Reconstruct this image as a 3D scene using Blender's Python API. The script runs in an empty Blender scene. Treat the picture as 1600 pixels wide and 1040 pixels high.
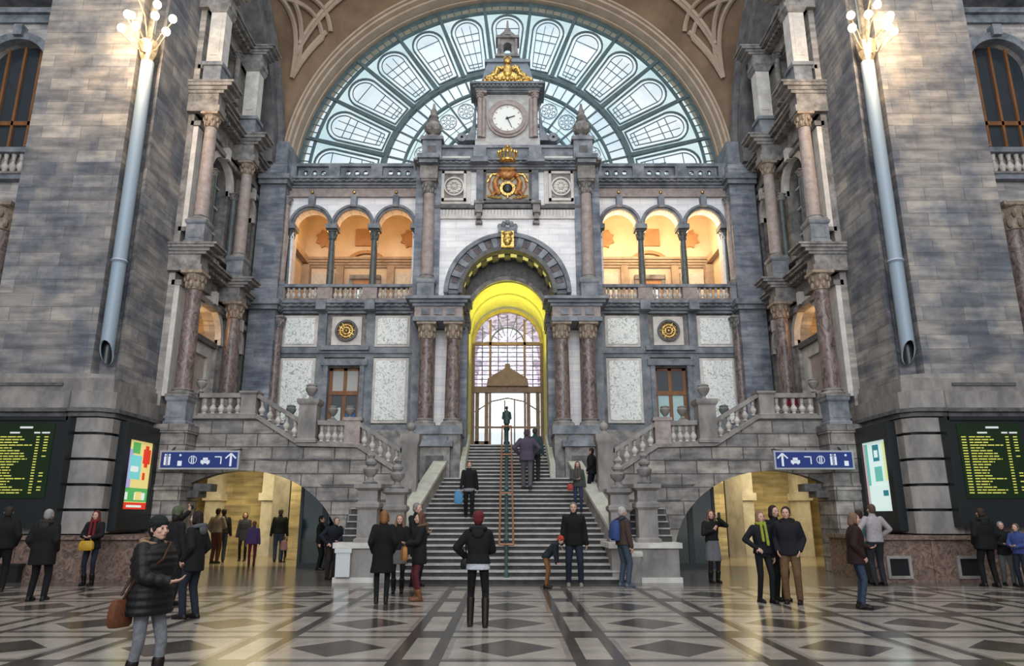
import bpy, bmesh, math, random
from math import sin, cos, pi, radians, sqrt, atan, tan, atan2
from mathutils import Vector, Matrix
random.seed(7)
S = bpy.context.scene
COL = S.collection
# ---------------------------------------------------------------- camera
PITCH = radians(14.37); F = 1120.0; H = 1.55; CX = 793.0
cam_d = bpy.data.cameras.new('camera'); cam = bpy.data.objects.new('camera', cam_d); COL.objects.link(cam)
cam_d.sensor_width = 36; cam_d.lens = 36*F/1600; cam_d.shift_x = 7/1600
cam.location = (0, 0, H); cam.rotation_euler = (pi/2+PITCH, 0, 0)
cam_d.clip_end = 500
S.camera = cam
S.view_settings.view_transform = 'Standard'; S.view_settings.look = 'None'
S.view_settings.gamma = 1; S.view_settings.use_curve_mapping = False
S.view_settings.exposure = 0.0
# ---------------------------------------------------------------- world: overcast sky
W = bpy.data.worlds.new('sky'); S.world = W; W.use_nodes = True
nt = W.node_tree; nt.nodes.clear()
wo = nt.nodes.new('ShaderNodeOutputWorld'); bg = nt.nodes.new('ShaderNodeBackground')
tc = nt.nodes.new('ShaderNodeTexCoord'); no = nt.nodes.new('ShaderNodeTexNoise'); rp = nt.nodes.new('ShaderNodeValToRGB')
no.inputs['Scale'].default_value = 9; no.inputs['Detail'].default_value = 4
rp.color_ramp.elements[0].position = .36; rp.color_ramp.elements[0].color = (.70, .82, .90, 1)
rp.color_ramp.elements[1].position = .56; rp.color_ramp.elements[1].color = (.95, .98, 1, 1)
nt.links.new(tc.outputs['Generated'], no.inputs['Vector']); nt.links.new(no.outputs['Fac'], rp.inputs['Fac'])
nt.links.new(rp.outputs['Color'], bg.inputs['Color']); nt.links.new(bg.outputs['Background'], wo.inputs['Surface'])
bg.inputs['Strength'].default_value = 1.08

def light(name, kind, loc, energy, color, size=.3, rot=None, spot=None, size_y=None):
    d = bpy.data.lights.new(name, kind); d.energy = energy; d.color = color
    if kind == 'POINT' or kind == 'SPOT': d.shadow_soft_size = size
    if kind == 'SPOT' and spot: d.spot_size = radians(spot); d.spot_blend = .6
    if kind == 'AREA':
        d.size = size
        if size_y: d.shape = 'RECTANGLE'; d.size_y = size_y
    o = bpy.data.objects.new(name, d); COL.objects.link(o); o.location = loc
    if rot: o.rotation_euler = rot
    return o
# the hall's dome lantern high overhead and behind the camera
light('dome_daylight', 'AREA', (0, 2, 38), 2500, (.86, .93, 1), 16)
# the great window in the opposite (street) end of the hall
light('street_window_daylight', 'AREA', (0, -16, 17), 6000, (.93, .96, 1), 18, (pi/2+.22, 0, 0), size_y=14)
WARM = (1, .62, .3)
for s in (-1, 1):
    for lx in (4.7, 6.45, 8.2):
        light('loggia_lamp', 'POINT', (s*lx, 29.3, 13.3), 38 if s < 0 else 120, (1, .55, .20) if s < 0 else (1, .70, .38), .12)
    light('passage_lamp', 'AREA', (s*9.0, 27.3, 3.85), 330, (1, .84, .46), 4.5, (0, 0, 0))
    light('side_arch_lamp', 'POINT', (s*11.15, 24.1, 8.3), 34, (1, .62, .3), .3)
light('portal_lamp', 'AREA', (0, 28.3, 6.9), 92, (1, .92, .16), 1.8, (pi, 0, 0)).data.spread = radians(110)

# ---------------------------------------------------------------- materials
MATS = {}
def mat(name, c, c2=None, rough=.7, ns=3, brick=None, mortar=.45, metal=0, emit=None, es=1, bump=.3, dist=0, lo=.35, hi=.65, spec=.3, streak=1):
    if name in MATS: return MATS[name]
    m = bpy.data.materials.new(name); m.use_nodes = True; t = m.node_tree; n = t.nodes; L = t.links
    b = n['Principled BSDF']; b.inputs['Roughness'].default_value = rough; b.inputs['Metallic'].default_value = metal
    b.inputs['Specular IOR Level'].default_value = spec
    MATS[name] = m
    if emit:
        b.inputs['Emission Color'].default_value = (*emit, 1); b.inputs['Emission Strength'].default_value = es
    if c2 is None and not brick:
        b.inputs['Base Color'].default_value = (*c, 1); return m
    c2 = c2 or c
    g = n.new('ShaderNodeNewGeometry')
    no = n.new('ShaderNodeTexNoise'); no.inputs['Scale'].default_value = ns; no.inputs['Detail'].default_value = 6
    no.inputs['Roughness'].default_value = .65; no.inputs['Distortion'].default_value = dist
    mp = n.new('ShaderNodeMapping'); mp.inputs['Scale'].default_value = (1, 1, streak)
    L.new(g.outputs['Position'], mp.inputs['Vector']); L.new(mp.outputs['Vector'], no.inputs['Vector'])
    r = n.new('ShaderNodeValToRGB'); r.color_ramp.elements[0].position = lo; r.color_ramp.elements[1].position = hi
    r.color_ramp.elements[0].color = (*c, 1); r.color_ramp.elements[1].color = (*c2, 1)
    L.new(no.outputs['Fac'], r.inputs['Fac']); colr = r.outputs['Color']; h = no.outputs['Fac']
    if brick:
        w_, h_, mo = brick
        sp = n.new('ShaderNodeSeparateXYZ'); L.new(g.outputs['Position'], sp.inputs[0])
        sn = n.new('ShaderNodeSeparateXYZ'); L.new(g.outputs['True Normal'], sn.inputs[0])
        ab = n.new('ShaderNodeMath'); ab.operation = 'ABSOLUTE'; L.new(sn.outputs['X'], ab.inputs[0])
        gt = n.new('ShaderNodeMath'); gt.operation = 'GREATER_THAN'; gt.inputs[1].default_value = .7; L.new(ab.outputs[0], gt.inputs[0])
        mx = n.new('ShaderNodeMix'); L.new(gt.outputs[0], mx.inputs['Factor']); L.new(sp.outputs['X'], mx.inputs['A']); L.new(sp.outputs['Y'], mx.inputs['B'])
        cb = n.new('ShaderNodeCombineXYZ'); L.new(mx.outputs['Result'], cb.inputs['X']); L.new(sp.outputs['Z'], cb.inputs['Y'])
        bt = n.new('ShaderNodeTexBrick'); bt.inputs['Scale'].default_value = 1; bt.inputs['Brick Width'].default_value = w_
        bt.inputs['Row Height'].default_value = h_; bt.inputs['Mortar Size'].default_value = mo; bt.inputs['Mortar Smooth'].default_value = .3
        v_ = .25 if c[0] > .6 else 1
        bt.inputs['Color1'].default_value = (1-.32*v_, 1-.31*v_, 1-.28*v_, 1); bt.inputs['Color2'].default_value = (1+.14*v_, 1+.11*v_, 1+.06*v_, 1)
        bt.inputs['Mortar'].default_value = (mortar, mortar, mortar, 1); bt.inputs['Bias'].default_value = 0
        L.new(cb.outputs[0], bt.inputs['Vector'])
        mm = n.new('ShaderNodeMix'); mm.data_type = 'RGBA'; mm.blend_type = 'MULTIPLY'; mm.inputs['Factor'].default_value = 1
        L.new(colr, mm.inputs['A']); L.new(bt.outputs['Color'], mm.inputs['B']); colr = mm.outputs['Result']
        # horizontal bedding streaks
        n2 = n.new('ShaderNodeTexNoise'); n2.inputs['Scale'].default_value = 1.1; n2.inputs['Detail'].default_value = 5
        mp2 = n.new('ShaderNodeMapping'); mp2.inputs['Scale'].default_value = (.8, .8, 5); L.new(g.outputs['Position'], mp2.inputs['Vector']); L.new(mp2.outputs['Vector'], n2.inputs['Vector'])
        r2 = n.new('ShaderNodeValToRGB'); r2.color_ramp.elements[0].position = .35; r2.color_ramp.elements[1].position = .62
        r2.color_ramp.elements[0].color = (1-.38*v_, 1-.38*v_, 1-.36*v_, 1); r2.color_ramp.elements[1].color = (1.08, 1.06, 1.03, 1); L.new(n2.outputs['Fac'], r2.inputs['Fac'])
        m3 = n.new('ShaderNodeMix'); m3.data_type = 'RGBA'; m3.blend_type = 'MULTIPLY'; m3.inputs['Factor'].default_value = 1
        L.new(colr, m3.inputs['A']); L.new(r2.outputs['Color'], m3.inputs['B']); colr = m3.outputs['Result']
    L.new(colr, b.inputs['Base Color'])
    if bump:
        bp = n.new('ShaderNodeBump'); bp.inputs['Strength'].default_value = bump; bp.inputs['Distance'].default_value = .02
        L.new(h, bp.inputs['Height']); L.new(bp.outputs['Normal'], b.inputs['Normal'])
    return m
def glass(name, c, c2=None, scale=3, rough=.02, gl=.06, stretch=(1, 1, 1)):
    m = bpy.data.materials.new(name); m.use_nodes = True; t = m.node_tree; n = t.nodes; n.clear(); L = t.links
    o = n.new('ShaderNodeOutputMaterial'); tr = n.new('ShaderNodeBsdfTransparent'); gs = n.new('ShaderNodeBsdfGlossy'); mx = n.new('ShaderNodeMixShader')
    gs.inputs['Roughness'].default_value = rough; mx.inputs[0].default_value = gl; tr.inputs[0].default_value = (*c, 1)
    if c2:
        g = n.new('ShaderNodeNewGeometry'); v = n.new('ShaderNodeTexVoronoi'); v.inputs['Scale'].default_value = scale
        mp = n.new('ShaderNodeMapping'); mp.inputs['Scale'].default_value = stretch
        r = n.new('ShaderNodeMix'); r.data_type = 'RGBA'; r.inputs['A'].default_value = (*c, 1); r.inputs['B'].default_value = (*c2, 1)
        sp = n.new('ShaderNodeSeparateColor')
        L.new(g.outputs['Position'], mp.inputs['Vector']); L.new(mp.outputs['Vector'], v.inputs['Vector']); L.new(v.outputs['Color'], sp.inputs[0])
        L.new(sp.outputs['Red'], r.inputs['Factor']); L.new(r.outputs['Result'], tr.inputs[0])
    L.new(tr.outputs[0], mx.inputs[1]); L.new(gs.outputs[0], mx.inputs[2]); L.new(mx.outputs[0], o.inputs[0])
    MATS[name] = m; return m
PIER = mat('pier_ashlar', (.17, .185, .22), (.38, .355, .335), .75, .9, (1.15, .40, .012), .6, lo=.4, hi=.62)
BASE = mat('base_stone', (.17, .16, .155), (.33, .305, .285), .7, 2.2, lo=.35, hi=.65, streak=.5)
BLUE = mat('bluestone', (.11, .125, .15), (.29, .305, .335), .65, 2.0, lo=.35, hi=.65)
BLUEB = mat('bluestone_ashlar', (.15, .175, .23), (.36, .385, .44), .7, 1.2, (.9, .36, .014), .8, lo=.35, hi=.65)
DARK = mat('dark_stone', (.055, .055, .06), (.17, .16, .16), .55, 4, lo=.3, hi=.7)
DGREEN = mat('dark_green_marble', (.045, .055, .055), (.13, .15, .15), .35, 6, lo=.3, hi=.7, spec=.5)
GREYS = mat('grey_stone', (.12, .115, .115), (.33, .31, .295), .7, 3, lo=.35, hi=.65)
LIGHTS = mat('light_stone', (.50, .47, .44), (.72, .68, .64), .75, 2.5, lo=.35, hi=.65)
WHITEB = mat('white_ashlar', (.80, .79, .83), (.92, .91, .93), .7, .8, (.8, .27, .012), .8, lo=.3, hi=.7, bump=.1)
RED = mat('red_brown_marble', (.055, .036, .034), (.30, .225, .21), .38, 4.5, dist=2.5, lo=.35, hi=.68, spec=.5, streak=.55)
BENCH = mat('red_bench_marble', (.09, .055, .045), (.32, .22, .18), .25, 5, dist=2, lo=.35, hi=.7, spec=.5)
PANEL = mat('veined_white_marble', (.34, .38, .36), (.90, .91, .88), .4, 5.0, dist=3, lo=.38, hi=.50, spec=.4, bump=0)
PINK = mat('pinkish_stone', (.24, .19, .18), (.42, .36, .34), .6, 5, lo=.3, hi=.7)
GOLD = mat('gilded_bronze', (.22, .12, .03), (.9, .62, .2), .35, 14, metal=.85, lo=.38, hi=.6)
WOOD = mat('brown_wood', (.16, .065, .025), (.30, .13, .05), .45, 6, streak=.2, lo=.3, hi=.7)
PLASTER = mat('brown_plaster', (.15, .10, .065), (.30, .205, .135), .8, .5, lo=.3, hi=.7, bump=.1)
PLASTERL = mat('beige_moulding', (.42, .32, .24), (.55, .44, .34), .7, 1.5, lo=.3, hi=.7, bump=.1)
CREAM = mat('cream_plaster', (.62, .50, .36), (.76, .64, .48), .7, 1.2, lo=.3, hi=.7, bump=.1)
TAN = mat('tan_coffer', (.36, .20, .10), (.46, .27, .14), .7, 3, bump=.1)
YELL = mat('buff_stone', (.50, .42, .26), (.66, .57, .38), .7, 1, (.8, .4, .012), .75, lo=.3, hi=.7)
CREAMB = mat('cream_ashlar', (.52, .42, .28), (.66, .55, .40), .7, 1, (.8, .3, .014), .7, lo=.3, hi=.7)
STEEL = mat('teal_iron', (.07, .11, .12), (.12, .17, .18), .5, 2, metal=.2)
TUBE = mat('grey_blue_metal', (.30, .37, .44), rough=.55, metal=.1)
BLACK = mat('black_metal', (.012, .016, .018), rough=.35, spec=.5)
HOLE = mat('opening_dark', (.012, .012, .014), rough=.9)  # near-black fill painted in for the darkness inside vents and gaps
DIALW = mat('white_dial', (.82, .83, .80), rough=.5)
GLOBE = mat('frosted_globe', (.9, .8, .6), rough=.3, emit=(1, .80, .48), es=14)
GLASSC = glass('clear_panes', (.93, .97, .98), (.80, .90, .95), 1.4)
GLASST = glass('aqua_panes', (.68, .84, .84), (.80, .92, .92), 2)
GLASSB = glass('blue_panes', (.42, .62, .72), (.85, .93, .97), 2.2)
GLASSP = glass('lilac_panes', (.62, .52, .60), (.98, .90, .98), 5, stretch=(1, 1, 2.6))
GLASSD = glass('door_glass', (.97, .99, 1))
WGL = mat('dark_window_glass', (.03, .04, .05), rough=.08, spec=.6)

# ---------------------------------------------------------------- mesh helpers
class MB:
    def __init__(s, T=None): s.v = []; s.f = []; s.m = []; s.T = T; s.k = 0
    def add(s, vs, fs, m=None):
        o = len(s.v); s.v += [tuple(p) for p in vs]; s.f += [tuple(i+o for i in f) for f in fs]; s.m += [s.k if m is None else m]*len(fs)
        return s
    def hexa(s, P, m=None):
        return s.add(P, [(0, 1, 2, 3), (7, 6, 5, 4), (0, 4, 5, 1), (1, 5, 6, 2), (2, 6, 7, 3), (3, 7, 4, 0)], m)
    def box(s, x0, x1, y0, y1, z0, z1, m=None):
        return s.hexa([(x0, y0, z0), (x1, y0, z0), (x1, y1, z0), (x0, y1, z0), (x0, y0, z1), (x1, y0, z1), (x1, y1, z1), (x0, y1, z1)], m)
    def slab(s, xa, xb, y0, y1, za0, za1, zb0, zb1, m=None):   # sloped in x
        return s.hexa([(xa, y0, za0), (xb, y0, zb0), (xb, y1, zb0), (xa, y1, za0), (xa, y0, za1), (xb, y0, zb1), (xb, y1, zb1), (xa, y1, za1)], m)
    def prism(s, poly, z0, z1, m=None):
        n = len(poly)
        return s.add([(x, y, z0) for x, y in poly]+[(x, y, z1) for x, y in poly], [tuple(range(n)), tuple(range(2*n-1, n-1, -1))]+[(i, (i+1) % n, n+(i+1) % n, n+i) for i in range(n)], m)
    def prismy(s, poly, y0, y1, m=None):   # polygon in xz, extruded in y
        n = len(poly)
        return s.add([(x, y0, z) for x, z in poly]+[(x, y1, z) for x, z in poly], [tuple(range(n)), tuple(range(2*n-1, n-1, -1))]+[(i, (i+1) % n, n+(i+1) % n, n+i) for i in range(n)], m)
    def lathe(s, cx, cy, prof, n=16, m=None, ph=0, z=0, k=1):
        vs = []; fs = []
        for r, h in prof:
            for i in range(n):
                a = ph+2*pi*i/n; vs.append((cx+k*r*cos(a), cy+k*r*sin(a), z+k*h))
        for j in range(len(prof)-1):
            for i in range(n):
                fs.append((j*n+i, j*n+(i+1) % n, (j+1)*n+(i+1) % n, (j+1)*n+i))
        fs.append(tuple(range(n-1, -1, -1))); q = (len(prof)-1)*n; fs.append(tuple(range(q, q+n)))
        return s.add(vs, fs, m)
    def sq(s, cx, cy, prof, m=None, z=0, k=1):   # square-section lathe, half widths
        return s.lathe(cx, cy, [(r*sqrt(2), h) for r, h in prof], 4, m, pi/4, z, k)
    def ell(s, c, r, n=12, m=None, k=8):
        prof = [(sin(pi*j/k), -cos(pi*j/k)) for j in range(k+1)]
        vs = []; fs = []
        for rr, h in prof:
            rr = max(rr, .02)
            for i in range(n):
                a = 2*pi*i/n; vs.append((c[0]+r[0]*rr*cos(a), c[1]+r[1]*rr*sin(a), c[2]+r[2]*h))
        for j in range(k):
            for i in range(n): fs.append((j*n+i, j*n+(i+1) % n, (j+1)*n+(i+1) % n, (j+1)*n+i))
        fs.append(tuple(range(n-1, -1, -1))); fs.append(tuple(range(k*n, k*n+n)))
        return s.add(vs, fs, m)
    def tube(s, pts, r, n=8, m=None, closed=False, fl=1, up=None):
        P = [Vector(p) for p in pts]; N = len(P); rs = r if isinstance(r, (list, tuple)) else [r]*N
        vs = []; fs = []; prev = None
        for i in range(N):
            if closed: d = P[(i+1) % N]-P[i-1]
            else: d = P[min(i+1, N-1)]-P[max(i-1, 0)]
            d = d.normalized() if d.length > 1e-9 else Vector((0, 0, 1))
            if prev is None:
                u = Vector(up) if up else (Vector((0, 0, 1)) if abs(d.z) < .9 else Vector((0, 1, 0)))
            else: u = prev
            u = (u-d*u.dot(d)).normalized(); prev = u; w = d.cross(u)
            for k in range(n):
                a = 2*pi*(k+.5)/n; q = P[i]+u*(rs[i]*cos(a))*fl+w*(rs[i]*sin(a)); vs.append(tuple(q))
        for i in range(N if closed else N-1):
            j = (i+1) % N
            for k in range(n): fs.append((i*n+k, i*n+(k+1) % n, j*n+(k+1) % n, j*n+k))
        if not closed: fs.append(tuple(range(n-1, -1, -1))); fs.append(tuple(range((N-1)*n, N*n)))
        return s.add(vs, fs, m)
    def caps(s, a, b, ra, rb, n=10, m=None):     # tapered capsule
        a = Vector(a); b = Vector(b); d = (b-a).normalized()
        pts = [a-d*ra*.95, a-d*ra*.7, a-d*ra*.3, a, b, b+d*rb*.3, b+d*rb*.7, b+d*rb*.95]
        return s.tube(pts, [ra*.3, ra*.71, ra*.95, ra, rb, rb*.95, rb*.71, rb*.3], n, m)
    def ring(s, cx, cz, r0, r1, y0, y1, a0=0, a1=pi, n=32, m=None, sz=1):
        vs = []; fs = []
        for i in range(n+1):
            a = a0+(a1-a0)*i/n; c, q = cos(a), sin(a)*sz
            vs += [(cx+r0*c, y0, cz+r0*q), (cx+r1*c, y0, cz+r1*q), (cx+r1*c, y1, cz+r1*q), (cx+r0*c, y1, cz+r0*q)]
        for i in range(n):
            b = i*4
            for k in range(4): fs.append((b+k, b+(k+1) % 4, b+4+(k+1) % 4, b+4+k))
        fs.append((0, 1, 2, 3)); fs.append((n*4+3, n*4+2, n*4+1, n*4))
        return s.add(vs, fs, m)
    def wall(s, x0, x1, z0, z1, y0, y1, holes=(), m=None, top=None, n=20):
        # holes: (xa, xb, zb, zs, arch_rise)
        bp = {x0, x1}
        for h in holes:
            k = n if h[4] else 1
            for i in range(k+1):
                t = (1-cos(pi*i/k))/2 if h[4] else i/k
                bp.add(h[0]+(h[1]-h[0])*t)
        if top: bp |= set(top[0])
        bp = sorted(b for b in bp if x0-1e-6 <= b <= x1+1e-6)
        def zt(x): return top[1](x) if top else z1
        def hz(h, x):
            c = (h[0]+h[1])/2; w = (h[1]-h[0])/2; t = max(0, 1-((x-c)/w)**2)
            return h[3]+h[4]*sqrt(t)
        for a, b in zip(bp, bp[1:]):
            if b-a < 1e-6: continue
            mid = (a+b)/2; hs = sorted([h for h in holes if h[0] < mid < h[1]], key=lambda h: h[2])
            la = lb = z0
            for h in hs:
                if h[2] > la+1e-6: s.slab(a, b, y0, y1, la, h[2], lb, h[2], m)
                la, lb = hz(h, a), hz(h, b)
            if zt(mid) > (la+lb)/2: s.slab(a, b, y0, y1, la, max(zt(a), la), lb, max(zt(b), lb), m)
        return s
    def build(s, name, mats, parent=None, smooth=35, label=None, cat=None, group=None, kind=None, local=False, base=False):
        if not isinstance(mats, (list, tuple)): mats = [mats]
        vs = [s.T(p) for p in s.v] if s.T else s.v
        off = Vector((0, 0, 0))
        if parent is not None and not local: off = wloc(parent)
        loc = Vector((0, 0, 0))
        if parent is None and not local and vs and kind != 'structure':
            xs = [p[0] for p in vs]; ys = [p[1] for p in vs]; zs = [p[2] for p in vs]
            loc = Vector(((min(xs)+max(xs))/2, (min(ys)+max(ys))/2, min(zs))); off = loc
        me = bpy.data.meshes.new(name); me.from_pydata([(p[0]-off.x, p[1]-off.y, p[2]-off.z) for p in vs], [], s.f)
        me.polygons.foreach_set('material_index', s.m)
        for m_ in mats: me.materials.append(m_)
        bm = bmesh.new(); bm.from_mesh(me); bmesh.ops.recalc_face_normals(bm, faces=bm.faces); bm.to_mesh(me); bm.free()
        if smooth:
            me.polygons.foreach_set('use_smooth', [True]*len(me.polygons)); me.set_sharp_from_angle(angle=radians(smooth))
        o = bpy.data.objects.new(name, me); COL.objects.link(o)
        if parent is not None: o.parent = parent
        else: o.location = loc
        tag(o, label, cat, group, kind)
        return o
def wloc(o):
    v = Vector(o.location); p = o.parent
    while p: v += p.location; p = p.parent
    return v
def tag(o, label=None, cat=None, group=None, kind=None):
    if label: o['label'] = label
    if cat: o['category'] = cat
    if group: o['group'] = group
    if kind: o['kind'] = kind
def thing(name, label, cat, loc=(0, 0, 0), group=None, rz=0, kind=None):
    o = bpy.data.objects.new(name, None); COL.objects.link(o); o.location = loc; o.rotation_euler = (0, 0, rz)
    o.empty_display_size = .2; tag(o, label, cat, group, kind); return o
def dup(root, loc, label=None, group=None, rz=None):
    r = root.copy(); COL.objects.link(r); r.location = loc
    if rz is not None: r.rotation_euler = (0, 0, rz)
    if label: r['label'] = label
    if group: r['group'] = group
    for ch in list(root.children):
        c = ch.copy(); COL.objects.link(c); c.parent = r
        for g in list(ch.children):
            d = g.copy(); COL.objects.link(d); d.parent = c
    return r
SIDE = {-1: 'left', 1: 'right'}
def mir(s): return (lambda p: (s*p[0], p[1], p[2]))
def cornice(mb, x0, x1, yf, yb, z0, z1, out=.35, steps=4, dent=None, m=None, ends=True):
    """stepped moulding along x, front face yf (towards the camera is -y), growing outward going up"""
    for i in range(steps):
        t0, t1 = i/steps, (i+1)/steps
        o = out*((i+1)/steps)**1.3 if i < steps-1 else out
        e = o if ends else 0
        mb.box(x0-e, x1+e, yf-o, yb, z0+(z1-z0)*t0, z0+(z1-z0)*t1, m)
    if dent:
        zt = z0+(z1-z0)*(1-1/steps); x = x0
        while x < x1:
            mb.box(x, x+dent*.5, yf-out*.82, yf, zt-(z1-z0)/steps*.9, zt, m); x += dent
# ================================================================ FLOOR
def build_floor():
    mb = MB(); P = 2.07; g = .285*P; X0 = .0
    rows_y0 = 1120*1.55/(183.5*.9687)/.9687 + .39   # a cross bar row
    XL, XR = -24, 24
    # materials: 0 light, 1 dark, 2 mid, 3 plain border
    def q(x0, x1, y0, y1, m):
        mb.add([(x0, y0, 0), (x1, y0, 0), (x1, y1, 0), (x0, y1, 0)], [(0, 1, 2, 3)], m)
    yend = 17.35
    ks = range(-12, 12); js = range(-9, 8)
    l = .24*g
    def spans(c):   # group centred on c: line, gap, line
        return [(c-g/2, c-g/2+l), (c-g/2+l, c+g/2-l), (c+g/2-l, c+g/2)]
    for k in ks:
        cx = (k+.5)*P
        for j in js:
            cy = rows_y0+j*P
            if cy > yend+.1: continue
            ye = min(cy+P-g/2, yend); yb = cy-g/2
            gx = spans(cx); gy = spans(cy)
            for a, (xa, xb) in enumerate(gx):
                for b, (ya, yc) in enumerate(gy):
                    yc = min(yc, yend)
                    if yc <= ya: continue
                    m = 1 if (a != 1 and b != 1) else (1 if a != 1 else (1 if b == 1 else 1))
                    q(xa, xb, ya, yc, m)
                # vertical run
                if ye > cy+g/2: q(xa, xb, cy+g/2, ye, 0 if a == 1 else 1)
            # horizontal run to the right of this group
            xa, xb = cx+g/2, cx+P-g/2
            for b, (ya, yc) in enumerate(gy):
                yc = min(yc, yend)
                if yc > ya: q(xa, xb, ya, yc, 0 if b == 1 else 4)
            if ye > cy+g/2+.2:
                ya, yc = cy+g/2, ye; mx, my = (xa+xb)/2, (ya+(cy+P-g/2))/2
                hx = (xb-xa)*.40; hy = (P-g)*.40
                D = [(mx, my-hy), (mx+hx, my), (mx, my+hy), (mx-hx, my)]
                ytop = cy+P-g/2
                if ytop > yend+.05: q(xa, xb, ya, ye, 2); continue
                fr = .07
                ix0, ix1, iy0, iy1 = xa+fr, xb-fr, ya+fr, ytop-fr
                q(xa, xb, ya, iy0, 2); q(xa, xb, iy1, ytop, 2); q(xa, ix0, iy0, iy1, 2); q(ix1, xb, iy0, iy1, 2)
                I = [(ix0, iy0), (ix1, iy0), (ix1, iy1), (ix0, iy1)]
                M = [(mx, iy0), (ix1, my), (mx, iy1), (ix0, my)]
                vs = [(x, y, 0) for x, y in D+I+M]
                mb.add(vs, [(0, 1, 2, 3)], 1)
                # corners 4..7 , mids 8..11 ; ring between diamond and box
                mb.add(vs, [(4, 8, 0, 3, 11)], 0); mb.add(vs, [(8, 5, 9, 1, 0)], 0)
                mb.add(vs, [(9, 6, 10, 2, 1)], 0); mb.add(vs, [(10, 7, 11, 3, 2)], 0)
    xl = (-12+.5)*P-g/2; xr = (11.5+.5)*P+P*0-g/2+P*.5
    q(-26, 26, yend, 18.0, 3); q(-26, 26, 18.0, 24.3, 3); q(-26, 26, 24.3, 34, 5)
    mats = [fmat('floor_light', (.27, .235, .205), (.43, .385, .34)), fmat('floor_dark', (.040, .034, .031), (.085, .074, .068)),
            fmat('floor_mid', (.20, .17, .15), (.31, .27, .24)), fmat('floor_border', (.07, .06, .055), (.13, .115, .10)),
            fmat('floor_thin', (.075, .065, .06), (.13, .115, .105)), fmat('floor_lamplit', (.20, .17, .13), (.30, .26, .2))]  # last entry is yellower, the passage lamplight put into the floor colour
    mb.build('floor', mats, kind='structure', smooth=0, label='polished stone floor inlaid with dark diamonds and bands')
def fmat(n, a, b):
    m = mat(n, a, b, rough=.17, ns=2.2, bump=.015, spec=.45, lo=.3, hi=.7)
    return m
build_floor()

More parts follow.
